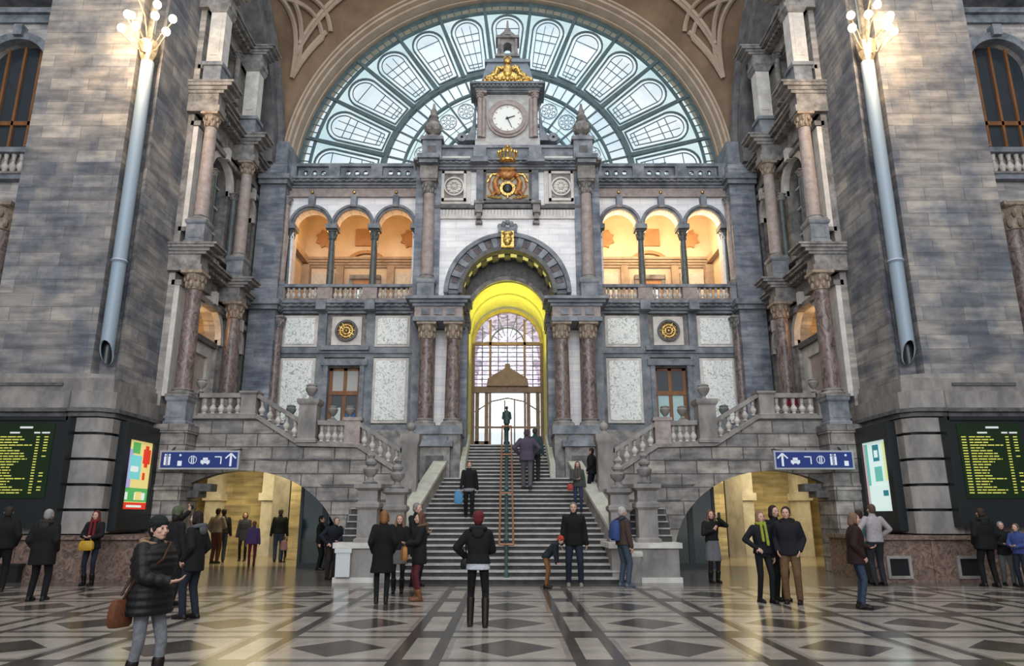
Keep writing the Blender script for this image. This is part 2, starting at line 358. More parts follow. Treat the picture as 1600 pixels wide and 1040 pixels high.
# ================================================================ GREAT WINDOW  (semicircle, y = 29.2)
WZ, WR, WY = 15.85, 9.42, 29.2
def polar(r, a, y=WY): return (r*cos(a), y, WZ+r*sin(a))
def build_window():
    root = thing('window_1', 'huge semicircular stained glass window above the hall', None, (0, WY, WZ), kind='structure')
    NP = 13; da = pi/NP
    # glass
    g = MB(); nr = 44; na = 12
    rr = [WR*(.02+.98*i/nr) for i in range(nr+1)]
    def lobe(r, a, off):
        k = min(int(a/da), NP-1); ac = (k+.5)*da; t = a-ac
        x = r*sin(t); rad = r*cos(t)
        re = .845*WR; hw = min(rad, re)*tan(da/2)-.025*WR-off
        if rad < .62*WR+off*.6: return False
        if rad <= re: return abs(x) < hw
        return x*x+(rad-re)**2 < hw*hw
    for i in range(nr):
        for j in range(NP*na):
            a0, a1 = j*da/na, (j+1)*da/na; rm = (rr[i]+rr[i+1])/2; am = (a0+a1)/2
            f = rm/WR
            if f > .955: m = 1 if (j//2+i) % 2 else 0
            elif f > .60: m = 0 if lobe(rm, am, .0) else 1
            elif f > .50: m = 0
            else: m = 2 if (.2 < f < .36) else (0 if abs(f-.43) < .045 else 1)
            g.add([polar(rr[i], a0), polar(rr[i+1], a0), polar(rr[i+1], a1), polar(rr[i], a1)], [(0, 1, 2, 3)], m)
    g.box(-9.4, 9.4, WY, WY+.02, WZ-.9, WZ-.001, 0)
    g.build('glass', [GLASSC, GLASST, GLASSB], root, smooth=0)
    # iron frame rings
    f = MB()
    for r0, r1, d in ((.988, 1.0, .08), (.942, .951, .08), (.586, .610, .16), (.50, .510, .09), (.335, .345, .07)):
        f.ring(0, WZ, WR*r0, WR*r1, WY-d, WY+.1, 0, pi, 72)
    for i in range(78):   # border blocks
        a = pi*i/78; p = polar(WR*.95, a, WY-.06); q = polar(WR*.99, a, WY-.06); f.tube([p, q], .028, 4)
    for i in range(39):
        a = pi*i/39; f.tube([polar(WR*.512, a, WY-.05), polar(WR*.586, a, WY-.05)], .03, 4)
    f.box(-9.4, 9.4, WY-.2, WY+.1, WZ-.95, WZ-.8)
    f.build('frame', STEEL, root)
    for k in range(NP+1):
        a = k*da; m = MB(); m.tube([polar(WR*.6, a, WY-.1), polar(WR*.99, a, WY-.1)], [.13, .095], 4)
        m.tube([polar(WR*.12, a, WY-.06), polar(WR*.59, a, WY-.06)], .055, 4)
        m.build('rib', STEEL, root)
    for k in range(NP):
        ac = (k+.5)*da; m = MB()
        ur = Vector((cos(ac), 0, sin(ac))); ut = Vector((-sin(ac), 0, cos(ac))); C = Vector((0, WY-.05, WZ))
        for off, rad in ((0, .055), (.035*WR*.55, .028)):
            re = .845*WR; hw = lambda r: r*tan(da/2)-.025*WR-off
            pts = [C+ur*(.622*WR+off)-ut*hw(.622*WR), C+ur*(.73*WR)-ut*hw(.73*WR), C+ur*re-ut*hw(re)]
            for i in range(1, 12):
                t = pi*i/12; pts.append(C+ur*(re+hw(re)*sin(t))-ut*hw(re)*cos(t))
            pts += [C+ur*re+ut*hw(re), C+ur*(.73*WR)+ut*hw(.73*WR), C+ur*(.622*WR+off)+ut*hw(.622*WR)]
            m.tube(pts, rad, 4, closed=True)
        off = .035*WR*.55; hwf = lambda r: r*tan(da/2)-.025*WR-off
        for fr in ((.66, .70, .755, .845) if k % 2 == 0 else (.66, .72, .79, .83)):
            w = hwf(fr*WR); m.tube([C+ur*fr*WR-ut*w, C+ur*fr*WR+ut*w], .022, 4)
        top = .76 if k % 2 == 0 else .88
        for tt in (-.36, .36):
            m.tube([C+ur*.63*WR+ut*tt*hwf(.63*WR), C+ur*top*WR+ut*tt*hwf(min(top, .845)*WR)], .02, 4)
        # rosette
        rc = C+ur*.43*WR; R = .38
        def circ(c, r, n=14): return [c+ur*r*cos(2*pi*i/n)+ut*r*sin(2*pi*i/n) for i in range(n)]
        m.tube(circ(rc, R), .022, 4, closed=True); m.tube(circ(rc, .1, 8), .018, 4, closed=True)
        for i in range(8):
            m.tube(circ(rc+ur*.24*cos(i*pi/4)+ut*.24*sin(i*pi/4), .09, 8), .014, 4, closed=True)
        for fr in (.25, .30, .37, .48):
            w = fr*WR*tan(da/2); m.tube([C+ur*fr*WR-ut*w, C+ur*fr*WR+ut*w], .018, 4)
        m.tube([C+ur*.2*WR, C+ur*.385*WR], .016, 4)
        m.build('tracery', STEEL, root)
build_window()

# ================================================================ GREAT ARCH, VAULT
def build_vault():
    m = MB()
    m.ring(0, WZ, WR-.01, WR+.20, WY-.32, WY+.6, 0, pi, 72)
    m.ring(0, WZ, WR+.05, WR+.22, WY-.85, WY-.30, 0, pi, 72)
    m.ring(0, WZ, WR+.14, WR+.42, WY-1.15, WY-.75, 0, pi, 72)
    m.ring(0, WZ, WR+.24, WR+.32, WY-1.3, WY-1.1, 0, pi, 72)
    m.build('trim_1', PLASTERL, kind='structure', label='beige moulded arch around the great window')
    m = MB()
    for s in (-1, 1):     # pendentives
        N = 40; K = 14; vs = []
        for i in range(N+1):
            t = (pi/2)*i/N
            A = Vector((s*9.75*cos(t), 28.1, WZ+9.75*sin(t)))
            B = Vector((s*10.35, 21.06+6.24*cos(t), WZ+6.24*sin(t)))
            for j in range(K+1):
                u = j/K; p = A.lerp(B, u); bul = sin(pi*u)*1.4*sin(t)**.7
                p.z += bul; p.y += bul*.3
                vs.append(tuple(p))
        fs = [(i*(K+1)+j, i*(K+1)+j+1, (i+1)*(K+1)+j+1, (i+1)*(K+1)+j) for i in range(N) for j in range(K)]
        m.add(vs, fs)
    m.ring(0, WZ, 9.7, 10.3, 28.0, 29.9, 0, pi, 64)
    m.build('ceiling', PLASTER, kind='structure', label='brown plaster vault over the hall')
    # coffer mouldings on the vault
    m = MB()
    for s in (-1, 1):
        def S(t, u, lift=.12):
            A = Vector((s*9.75*cos(t), 28.1, WZ+9.75*sin(t))); B = Vector((s*10.35, 21.06+6.24*cos(t), WZ+6.24*sin(t)))
            p = A.lerp(B, u); bul = sin(pi*u)*1.4*sin(t)**.7; p.z += bul-lift; p.y += bul*.3-lift*.5; return p
        for (t0, u0, t1, u1) in ((.46, .44, 1.15, .90), (.50, .40, 1.15, .85), (.60, .52, 1.25, .27), (.66, .53, 1.25, .31), (1.0, .78, .70, .27), (1.06, .75, .75, .24), (.46, .44, .70, .27), (.52, .42, .74, .28)):
            m.tube([S(t0+(t1-t0)*i/12, u0+(u1-u0)*i/12) for i in range(13)], .11, 6)
    m.build('trim_2', PLASTERL, kind='structure', label='beige crossing coffer mouldings on the vault')
    for s in (-1, 1):
        r = MB(lambda p, s=s: (s*(10.35+p[1]), p[0], p[2]))
        r.ring(21.06, WZ, 6.0, 6.75, -.55, .5, 0, pi*.49, 40); r.ring(21.06, WZ, 6.65, 6.95, -.75, .4, 0, pi*.49, 40)
        r.build('trim_%d' % (3 if s < 0 else 4), mat('rib_stone', (.10, .10, .11), (.22, .21, .21), .7, 2), kind='structure', label='dark stone rib of the %s side arch' % SIDE[s])
build_vault()

# ================================================================ generic columns
def capital(mb, x, y, z0, z1, r, m=0, leaves=8):
    h = z1-z0
    mb.lathe(x, y, [(r*.95, 0), (r*1.12, .04*h), (r*.95, .1*h), (r*.98, .3*h), (r*1.15, .6*h), (r*1.45, .82*h)], 14, m, z=z0)
    mb.sq(x, y, [(r*1.25, .80*h), (r*1.5, .86*h), (r*1.5, h)], m, z=z0)
    for i in range(leaves):
        a = 2*pi*i/leaves; mb.ell((x+r*1.12*cos(a), y+r*1.12*sin(a), z0+.28*h), (r*.25, r*.25, .2*h), 6, m, 4)
        mb.ell((x+r*1.3*cos(a+.4), y+r*1.3*sin(a+.4), z0+.6*h), (r*.22, r*.22, .18*h), 6, m, 4)
def column(name, x, y, z0, z1, r, label, group=None, shaft=None, capm=None, ped=None, caph=None, basem=None, n=20, cat='column', pw=1):
    zb = z0 if ped is None else ped
    t = thing(name, label, cat, (x, y, zb), group)
    shaft = shaft or RED; capm = capm or GREYS; basem = basem or GREYS; caph = caph or r*2.3
    if ped is not None:
        p = MB(); h = z0-ped
        p.sq(x, y, [(r*1.5*pw, 0), (r*1.5*pw, .1*h), (r*1.34*pw, .15*h), (r*1.34*pw, .82*h), (r*1.5*pw, .86*h), (r*1.56*pw, .93*h), (r*1.56*pw, h)], z=ped)
        p.box(x-r*.9*pw, x+r*.9*pw, y-r*1.4*pw, y, ped+.25*h, ped+.75*h)
        p.build('pedestal', BLUE, t)
    b = MB(); b.sq(x, y, [(r*1.4, 0), (r*1.4, r*.3)], z=z0)
    b.lathe(x, y, [(r*1.36, .3*r), (r*1.4, .45*r), (r*1.3, .6*r), (r*1.1, .68*r), (r*1.12, .8*r), (r*1.2, .9*r), (r*1.05, 1.02*r)], n, z=z0)
    b.build('base', basem, t)
    zs, ze = z0+r, z1-caph
    m = MB(); H_ = ze-zs
    m.lathe(x, y, [(r*(1-.14*(i/8)**1.8), H_*i/8) for i in range(9)], n, z=zs); m.build('shaft', shaft, t)
    c = MB(); capital(c, x, y, ze, z1, r*.86); c.build('capital', capm, t)
    return t

# ================================================================ BACK FACADE WINGS  (y = 28)
YB = 28.0; LZ = 4.2
AX = (8.22, 6.455, 4.69)
def wing(s):
    T = mir(s); sd = SIDE[s]
    w = MB(T)
    # lower wall with a doorway
    w.wall(3.3, 9.6, LZ, 9.6, YB, YB+.6, [(5.82, 7.12, LZ, 7.3, 0)], 0)
    # upper wall with three arches
    w.wall(3.3, 9.6, 9.95, 13.3, YB, YB+.5, [(AX[2]-.72, AX[0]+.72, 9.95, 13.3, 0)], 1)
    w.wall(3.3, 9.6, 13.3, 15.0, YB, YB+.5, [(a-.72, a+.72, 13.3, 13.35, .72) for a in AX], 1)
    root = w.build('wall_back_'+sd, [GREYS, WHITEB], kind='structure', label='%s wing of the back facade with loggia arches' % sd)
    # frame strips, ledges of the lower wall
    f = MB(T)
    for x in (9.25, 7.45, 5.5, 3.75): f.box(x-.17, x+.17, YB-.14, YB+.1, LZ, 9.5)
    f.box(3.5, 9.5, YB-.2, YB+.1, 7.85, 8.08); f.box(3.5, 9.5, YB-.13, YB+.1, 7.7, 7.85); f.box(3.5, 9.5, YB-.18, YB+.1, LZ, 5.0)
    f.box(5.66, 5.84, YB-.22, YB+.2, LZ, 7.45); f.box(7.10, 7.28, YB-.22, YB+.2, LZ, 7.45); f.box(5.55, 7.4, YB-.25, YB+.2, 7.35, 7.6)
    f.box(5.5, 7.45, YB-.34, YB+.2, 7.95, 8.12)
    f.build('stone_frame', BLUE, root)
    for (x0, x1) in ((7.72, 8.95), (4.0, 5.25)):
        for (z0, z1) in ((5.15, 7.6), (8.2, 9.35)):
            p = MB(T); p.box(x0-.09, x1+.09, YB-.1, YB+.05, z0-.07, z1+.07, 1)
            p.box(x0+.03, x1-.03, YB-.13, YB+.04, z0+.04, z1-.04, 0); p.build('marble_panel', [PANEL, LIGHTS], root)
    # roundel
    p = MB(T); cx, cz = 6.47, 8.78
    p.box(5.87, 7.07, YB-.1, YB+.05, 8.2, 9.38, 0)
    fan = thing('window_rose', 'round bronze fan grille above the %s landing door' % sd, 'grille', (s*cx, YB-.12, cz))
    p.build('marble_surround', LIGHTS, root)
    r = MB(T); r.ring(cx, cz, .36, .45, YB-.2, YB-.08, 0, 2*pi, 28); r.build('rim', DARK, fan)
    r = MB(T); r.ring(cx, cz, 0.0, .38, YB-.12, YB-.09, 0, 2*pi, 28); r.build('disc', mat('bronze_disc', (.13, .08, .05), (.22, .15, .09), .5, 20), fan)
    r = MB(T)
    for i in range(12):
        a = 2*pi*i/12; r.tube([(cx+.12*cos(a), YB-.15, cz+.12*sin(a)), (cx+.36*cos(a), YB-.15, cz+.36*sin(a))], .022, 5)
    for rr in (.14, .25): r.ring(cx, cz, rr-.02, rr+.02, YB-.17, YB-.12, 0, 2*pi, 24)
    r.ell((cx, YB-.16, cz), (.07, .05, .07)); r.build('spokes', GOLD, fan)
    # landing door (wood, glazed)
    d = thing('door_%d' % (1 if s < 0 else 2), 'glazed brown wooden double door on the %s landing' % sd, None, (s*6.47, YB+.2, LZ), kind='structure')
    m = MB(T); x0, x1 = 5.84, 7.10; y0, y1 = YB+.15, YB+.25
    m.box(x0, x1, y0-.03, y1+.03, 6.22, 6.38)
    for x in (x0+.06, (x0+x1)/2, x1-.06): m.box(x-.07, x+.07, y0, y1, LZ, 7.3)
    m.box(x0, x1, y0, y1, 7.2, 7.3); m.box(x0, x1, y0, y1, LZ, 5.0)
    m.build('door_frame', WOOD, d)
    for k, (a, b) in enumerate(((x0+.13, 6.4), (6.54, x1-.13))):
        m = MB(T); m.box(a, b, y0+.03, y0+.05, 5.0, 6.22); m.build('pane', WGL if s < 0 else mat('curtained_glass', (.42, .60, .62), rough=.15), d)
        m = MB(T); m.box(a, b, y0+.03, y0+.05, 6.38, 7.2); m.build('transom_pane', mat('blind_glass', (.42, .42, .40), rough=.3) if s < 0 else WGL, d)
        if s < 0:
            m = MB(T); m.box(a+.05, b-.02, y0+.005, y0+.02, 5.05, 5.72)
            m.build('poster', mat('pale_notice', (.55, .62, .60), rough=.5) if k else mat('blue_notice', (.02, .12, .42), rough=.4), d)
    # balcony cornice
    c = MB(T); cornice(c, 3.5, 9.45, YB-.12, YB+.5, 9.5, 9.95, .42, 4, .3)
    for x in (9.25, 7.45, 5.5): c.box(x-.2, x+.2, YB-.62, YB, 9.55, 9.95)
    c.build('trim_%d' % (5 if s < 0 else 6), BLUE, kind='structure', label='balcony cornice of the %s wing' % sd)
    # archivolts and keystones
    a_ = MB(T)
    for cx in AX:
        a_.ring(cx, 13.35, .72, .84, YB-.12, YB+.05, 0, pi, 24); a_.ring(cx, 13.35, .80, .90, YB-.2, YB+.05, 0, pi, 24)
        a_.box(cx-.12, cx+.12, YB-.3, YB+.05, 14.12, 14.62)
    for cx in (AX[0]+.88, (AX[0]+AX[1])/2, (AX[1]+AX[2])/2, AX[2]-.88): a_.box(cx-.24, cx+.24, YB-.22, YB+.45, 13.18, 13.38)
    a_.build('archivolt', DARK if 0 else BLUE, root)
    pos = ('outermost', 'second', 'third', 'innermost')
    for i, cx in enumerate((AX[0]+.87, (AX[0]+AX[1])/2, (AX[1]+AX[2])/2, AX[2]-.87)):
        column('loggia_column', s*cx, YB+.12, 10.0, 13.18, .15, 'slender dark green marble column, %s of four in the %s loggia' % (pos[i], sd), 'columns of the %s loggia' % sd, DGREEN, DGREEN, caph=.45, n=14)
    # frieze + cornice + parapet
    c = MB(T); c.box(3.5, 9.5, YB-.15, YB+.3, 14.62, 15.0); c.build('frieze', PINK, root)
    c = MB(T)
    for cx in AX: c.ell((cx, YB-.2, 14.8), (.07, .05, .07))
    c.build('gilt_studs', GOLD, root)
    c = MB(T); cornice(c, 3.5, 9.45, YB-.15, YB+.9, 15.0, 15.36, .42, 4, .3); c.box(3.5, 9.5, YB-.1, YB+1.1, 15.3, 15.36)
    c.build('trim_%d' % (7 if s < 0 else 8), BLUE, kind='structure', label='upper cornice of the %s wing' % sd)
    t = thing('parapet', 'pierced stone parapet at the foot of the great window, %s side' % sd, 'parapet', (s*6.5, YB, 15.36))
    m = MB(T); m.box(3.5, 9.5, YB-.2, YB+.15, 15.36, 15.48); m.build('plinth', BLUE, t)
    m = MB(T); m.box(3.5, 9.5, YB-.24, YB+.18, 15.98, 16.12); m.build('coping', BLUE, t)
    for x in (9.2, 7.35, 5.55, 3.75):
        m = MB(T); m.box(x-.24, x+.24, YB-.25, YB+.19, 15.4, 16.05); m.build('post', BLUE, t)
    for x0 in (3.99, 5.79, 7.59):
        m = MB(T); m.wall(x0, x0+1.33, 15.48, 15.98, YB-.1, YB+.05, [(x0+.15+.37*i, x0+.35+.37*i, 15.62, 15.84, 0) for i in range(3)])
        for i in range(3):
            m.ring(x0+.25+.37*i, 15.73, .1, .14, YB-.14, YB-.09, 0, 2*pi, 12)
        m.build('pierced_panel', BLUE, t)
    # balcony balustrade
    balustrade([(9.2, 9.95), (8.9, 9.95)], [], 0, 0) if 0 else None
    t = thing('balustrade', 'stone balcony balustrade in front of the %s loggia' % sd, 'balustrade', (s*6.5, YB-.3, 9.95))
    m = MB(T); m.box(3.6, 9.3, YB-.45, YB-.15, 9.95, 10.05); m.build('plinth', GREYS, t)
    m = MB(T); m.box(3.6, 9.3, YB-.48, YB-.12, 10.52, 10.64); m.build('rail', BLUE, t)
    for x, hw in ((9.15, .17), (7.36, .3), (5.56, .3), (3.8, .17)):
        m = MB(T); m.box(x-hw, x+hw, YB-.45, YB-.15, 10.05, 10.52); m.build('pier', PINK, t)
    for x0, x1 in ((3.97, 5.26), (5.86, 7.06), (7.66, 8.98)):
        for i in range(6): baluster(t, s*(x0+(x1-x0)*(i+.5)/6), YB-.3, 10.05, .47, .075)
    # loggia room
    r = MB(T)
    r.box(3.5, 9.4, 31.0, 31.3, 9.9, 15.0, 0); r.box(9.3, 9.6, YB+.5, 31.2, 9.9, 15.0, 0); r.box(3.35, 3.6, YB+.5, 31.2, 9.9, 15.0, 0)
    r.box(3.4, 9.5, YB, 31.2, 9.75, 9.95, 1); r.box(3.4, 9.5, YB+.4, 31.2, 15.0, 15.3, 0)
    lg = r.build('wall_loggia_'+sd, [CREAM, GREYS], kind='structure', label='cream inner walls of the %s loggia' % sd)
    m = MB(T); cornice(m, 3.6, 9.3, 30.95, 31.0, 12.55, 13.0, .25, 4); m.box(9.05, 9.3, YB+.5, 31, 12.7, 13.0)
    m.build('inner_cornice', mat('warm_stone', (.33, .25, .18), (.46, .36, .27)), lg)
    m = MB(T)
    for x in (7.6, 5.3): m.box(x-.16, x+.16, 30.75, 31, 9.95, 12.6)
    m.box(8.95, 9.3, 30.6, 31, 9.95, 12.6); m.build('pilaster', mat('warm_stone', (.33, .25, .18)), lg)
    for x0, x1 in ((7.85, 8.9), (3.9, 5.05)):
        m = MB(T); m.box(x0, x1, 30.9, 31, 10.0, 12.3); m.build('marble_slab', mat('pale_marble', (.55, .52, .46), (.72, .68, .6), .5, 4, dist=2), lg)
        m = MB(T); cx = (x0+x1)/2; pts = [(cx+(.48 if i % 2 else .36)*cos(pi*i/8), 13.95+(.48 if i % 2 else .36)*sin(pi*i/8)) for i in range(16)]
        m.prismy(pts, 30.88, 31.0); m.build('star_ornament', TAN, lg)
    m = MB(T); m.box(6.0, 7.0, 30.88, 31, 13.6, 14.4); m.ring(6.45, 12.2, 1.0, 1.15, 30.8, 31, .55, pi-.55, 16); m.build('relief', TAN, lg)
    m = MB(T); m.box(5.75, 7.15, 30.75, 31, 11.95, 12.15); m.box(5.75, 5.92, 30.8, 31, 9.95, 12); m.box(6.98, 7.15, 30.8, 31, 9.95, 12); m.build('door_surround', GREYS, lg)
    dd = thing('door_%d' % (3 if s < 0 else 4), 'wooden door with bright panes at the back of the %s loggia' % sd, None, (s*6.45, 30.9, 9.95), kind='structure')
    m = MB(T); m.wall(5.92, 6.98, 9.95, 11.95, 30.84, 30.94, [(6.12, 6.78, 11.05, 11.6, 0)]); m.build('door_leaf', mat('orange_wood', (.42, .20, .08), (.52, .27, .12), .4, 6, streak=.2), dd)
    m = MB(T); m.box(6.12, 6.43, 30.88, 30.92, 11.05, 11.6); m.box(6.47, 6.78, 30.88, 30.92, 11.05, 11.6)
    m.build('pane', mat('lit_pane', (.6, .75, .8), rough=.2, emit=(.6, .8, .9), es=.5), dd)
BAL = {}
BPROF = [(.62, 0), (.62, .06), (.45, .09), (.75, .2), (.95, .3), (.9, .38), (.42, .56), (.38, .62), (.6, .66), (.42, .7), (.55, .85), (.62, .92), (.62, 1)]
def baluster(parent, x, y, z, h, r, m=None, name='baluster'):
    key = (round(h, 3), r, m.name if m else '')
    if key not in BAL:
        b = MB(); b.lathe(0, 0, [(a*r*1.35, q*h) for a, q in BPROF], 8); o = b.build('baluster', m or LIGHTB, local=True, smooth=50); BAL[key] = o.data
        bpy.data.objects.remove(o)
    o = bpy.data.objects.new(name, BAL[key]); COL.objects.link(o); o.parent = parent
    o.location = Vector((x, y, z))-wloc(parent); return o
LIGHTB = mat('pale_baluster_stone', (.42, .385, .35), (.66, .61, .56), .6, 3, lo=.35, hi=.65)
for s in (-1, 1): wing(s)

# ================================================================ CENTRAL BLOCK (y = 26)
YC = 26.0
def central():
    w = MB()
    w.wall(-3.55, 3.55, LZ-1.5, 9.2, YC, YC+.5, [(-1.72, 1.72, 0, 9.2, 0)], 0)
    w.wall(-3.55, 3.55, 9.2, 15.0, YC, YC+.5, [(-1.72, 1.72, 0, 9.7, 1.72)], 1)
    w.box(-3.55, -3.2, YC+.4, YB+.3, LZ, 15.0, 0); w.box(3.2, 3.55, YC+.4, YB+.3, LZ, 15.0, 0)
    w.box(-3.5, 3.5, YC+.4, 31, 12.2, 15.0, 0)
    root = w.build('wall_back_centre', [BLUE, WHITEB], kind='structure', label='projecting central block of the back facade around the portal')
    # reveal between outer and inner arch
    v = MB(); v.wall(-3.3, 3.3, LZ-.2, 12.3, YC+1.0, YC+1.4, [(-1.53, 1.53, 0, 9.1, 1.53)], 0)
    v.build('inner_arch_wall', DARK, root)
    v = MB(); v.ring(0, 9.7, 1.74, 1.9, YC+.45, YC+1.05, 0, pi, 32); v.box(-1.9, -1.74, YC+.4, YC+1.05, LZ, 9.7); v.box(1.74, 1.9, YC+.4, YC+1.05, LZ, 9.7)
    for i in range(11):
        a = pi*(i+.5)/11; v.ring(0, 9.7, 1.66, 1.76, YC+.15, YC+.85, a-.07, a+.07, 3)
    v.build('coffered_reveal', DARK, root)
    v = MB(); v.ring(0, 9.1, 1.5, 1.66, YC+.9, YC+1.05, 0, pi, 32); v.build('inner_archivolt', GREYS, root)
    # jamb pilasters either side of the opening
    for s in (-1, 1):
        v = MB(mir(s)); v.box(1.5, 1.78, YC-.05, YC+1.1, LZ-.3, 8.6); v.build('jamb_pilaster', BLUEB, root)
        v = MB(mir(s)); v.box(1.42, 1.86, YC-.12, YC+1.15, 8.6, 8.95); v.box(1.45, 1.82, YC-.08, YC+1.12, 8.45, 8.6); v.build('jamb_capital', DARK, root)
        v = MB(mir(s)); v.box(2.18, 2.68, YC-.06, YC, 4.3, 8.3); v.build('pale_panel', WHITEB, root)
    # portal archivolt with blocks
    a = MB(); a.ring(0, 9.7, 1.70, 1.86, YC-.35, YC+.1, 0, pi, 40, 1); a.ring(0, 9.7, 1.8, 2.28, YC-.22, YC+.05, 0, pi, 40, 0); a.ring(0, 9.7, 2.24, 2.40, YC-.38, YC+.05, 0, pi, 40, 0)
    for i in range(13):
        an = pi*(i+.5)/13
        if i != 6: a.ring(0, 9.7, 1.86, 2.22, YC-.34, YC, an-.052, an+.052, 3, 0)
    for i in range(12):
        an = pi*(i+1)/13; a.ring(0, 9.7, 1.93, 2.16, YC-.245, YC, an-.045, an+.045, 3, 2)
    a.build('archivolt', [BLUE, DARK, HOLE2], root)
    k = MB(); k.box(-.24, .24, YC-.5, YC, 11.45, 12.1); k.ell((0, YC-.52, 11.75), (.17, .1, .26)); k.ell((0, YC-.5, 12.0), (.22, .1, .1))
    k.build('gilt_keystone', GOLD, root)
    k = MB(); k.box(-.36, .36, YC-.42, YC, 12.08, 12.3); 
    for x, z in ((-.3, 12.35), (-.15, 12.45), (0, 12.55), (.15, 12.45), (.3, 12.35)): k.ell((x, YC-.3, z), (.09, .09, .14))
    k.build('keystone_crest', BLUE, root)
    # dentil band, consoles
    b = MB(); b.box(-2.9, 2.9, YC-.1, YC, 12.78, 12.9, 0); b.box(-2.9, 2.9, YC-.16, YC, 13.2, 13.32, 1)
    for i in range(46):
        x = -2.85+i*5.7/45; b.box(x-.035, x+.035, YC-.1, YC, 12.9, 13.15, 0)
    b.build('dentil_band', [LIGHTS, DARK], root)
    for s in (-1, 1):
        c = MB(mir(s)); c.box(.98, 1.26, YC-.34, YC, 12.95, 13.35); c.box(1.03, 1.21, YC-.26, YC, 12.72, 12.95); c.box(.92, 1.3, YC-.4, YC, 13.3, 13.42); c.box(.98, 1.24, YC-.2, YC, 12.55, 12.66)
        c.build('console', GREYS, root)
        c = MB(mir(s)); c.box(.95, 1.22, YC-.22, YC, 13.4, 15.0); c.build('pilaster_strip', BLUE, root)
        # medallion relief
        c = MB(mir(s)); c.box(1.45, 2.75, YC-.1, YC, 13.4, 14.85, 0)
        c.box(1.62, 1.72, YC-.2, YC, 13.5, 14.75, 0); c.box(2.48, 2.58, YC-.2, YC, 13.5, 14.75, 0); c.box(1.62, 2.58, YC-.2, YC, 13.5, 13.6, 0); c.box(1.62, 2.58, YC-.2, YC, 14.65, 14.75, 0)
        c.build('relief_frame', LIGHTS, root)
        c = MB(mir(s)); cx, cz = 2.1, 14.12; c.ring(cx, cz, .34, .40, YC-.18, YC-.08, 0, 2*pi, 24)
        for i in range(10):
            an = 2*pi*i/10; c.ell((cx+.22*cos(an), YC-.12, cz+.22*sin(an)), (.09, .06, .06), 8); c.tube([(cx, YC-.12, cz), (cx+.3*cos(an+.3), YC-.12, cz+.3*sin(an+.3))], .025, 5)
        c.ell((cx, YC-.12, cz), (.1, .08, .1)); c.build('rosette_relief', LIGHTS, root)
        c = MB(mir(s)); c.box(1.72, 2.48, YC-.11, YC, 13.6, 14.65); c.build('relief_ground', GREYS, root)
        c = MB(mir(s)); c.box(3.3, 3.6, YC-.1, YC, 9.2, 15.0); c.box(2.62, 2.86, YC-.14, YC, 9.2, 15); c.build('corner_strip', BLUEB, root)
        # upper giant column on pedestal
        column('pilaster_column', s*3.06, YC-.25, 10.15, 14.25, .235, 'tall pinkish column on a pedestal %s of the coat of arms, above the portal' % ('left' if s < 0 else 'right'), 'tall columns beside the coat of arms', PINK, GREYS, ped=9.25, basem=GREYS)
        e = MB(mir(s)); e.box(2.72, 3.4, YC-.6, YC, 14.25, 14.8); e.build('entablature_block', GREYS, root)
        # lower entablature on the paired columns
        e = MB(mir(s)); e.box(1.58, 3.4, YC-1.25, YC, 8.35, 8.5, 0); e.box(1.62, 3.35, YC-1.2, YC, 8.5, 8.9, 1)
        for i in range(3): e.box(1.9+.45*i, 2.2+.45*i, YC-1.24, YC-1.1, 8.58, 8.82, 0)
        cornice(e, 1.62, 3.35, YC-1.2, YC, 8.9, 9.22, .3, 3, None, 0); e.box(1.55, 3.5, YC-1.15, YC, 9.2, 9.28, 0)
        e.build('entablature', [BLUE, PINK], root)
    for s in (-1, 1):
        sd = SIDE[s]
        for x, w_ in ((2.91, 'outer'), (1.95, 'inner')):
            column('portal_column', s*x, YC-.85, 4.6, 8.35, .27, 'thick red-brown marble column %s of the portal, the %s of the pair' % (sd, w_), 'marble columns flanking the portal', RED, mat('capital_brown', (.22, .16, .12), (.40, .32, .25), .5, 8), basem=GREYS)
        # pedestal block under the pair
        t = thing('column_pedestal', 'grey stone pedestal under the paired columns on the %s of the stairs' % sd, 'pedestal', (s*2.4, YC-1, 2.2))
        m = MB(mir(s)); m.box(1.62, 3.3, YC-1.25, YC, 2.2, 4.3); m.build('block', GREYS, t)
        m = MB(mir(s)); m.box(1.95, 2.95, YC-1.6, YC-1.2, 2.2, 3.85); m.build('front_panel_block', GREYS, t)
        m = MB(mir(s)); m.box(1.86, 3.04, YC-1.7, YC-1.2, 3.85, 4.05); m.box(2.05, 2.85, YC-1.62, YC-1.2, 4.05, 4.2); m.build('coping', BLUE, t)
        m = MB(mir(s)); m.box(1.55, 3.37, YC-1.32, YC, 4.3, 4.6); m.build('cap', BLUE, t)
        m = MB(mir(s)); m.box(2.1, 2.8, YC-1.63, YC-1.55, 2.5, 3.6, 0); m.box(2.15, 2.75, YC-1.66, YC-1.6, 2.56, 3.54, 1); m.build('carved_shield', [GREYS, DARK], t)
    # main cornice and attic
    c = MB(); cornice(c, -3.3, 3.3, YC-.2, YC+1, 14.8, 15.12, .38, 4, .25)
    for s in (-1, 1):
        c.box(s*3.06-.42, s*3.06+.42, YC-.95, YC, 14.95, 15.14); c.box(s*3.06-.36, s*3.06+.36, YC-.85, YC, 14.8, 14.95)
        c.box(s*1.1-.34, s*1.1+.34, YC-.7, YC, 14.92, 15.14)
    c.build('trim_9', BLUE, kind='structure', label='main cornice of the central block')
    c = MB(); c.box(-3.2, 3.2, YC-.05, YC+.6, 15.12, 15.8, 0); c.box(-3.25, 3.25, YC-.15, YC+.7, 15.8, 15.92, 0)
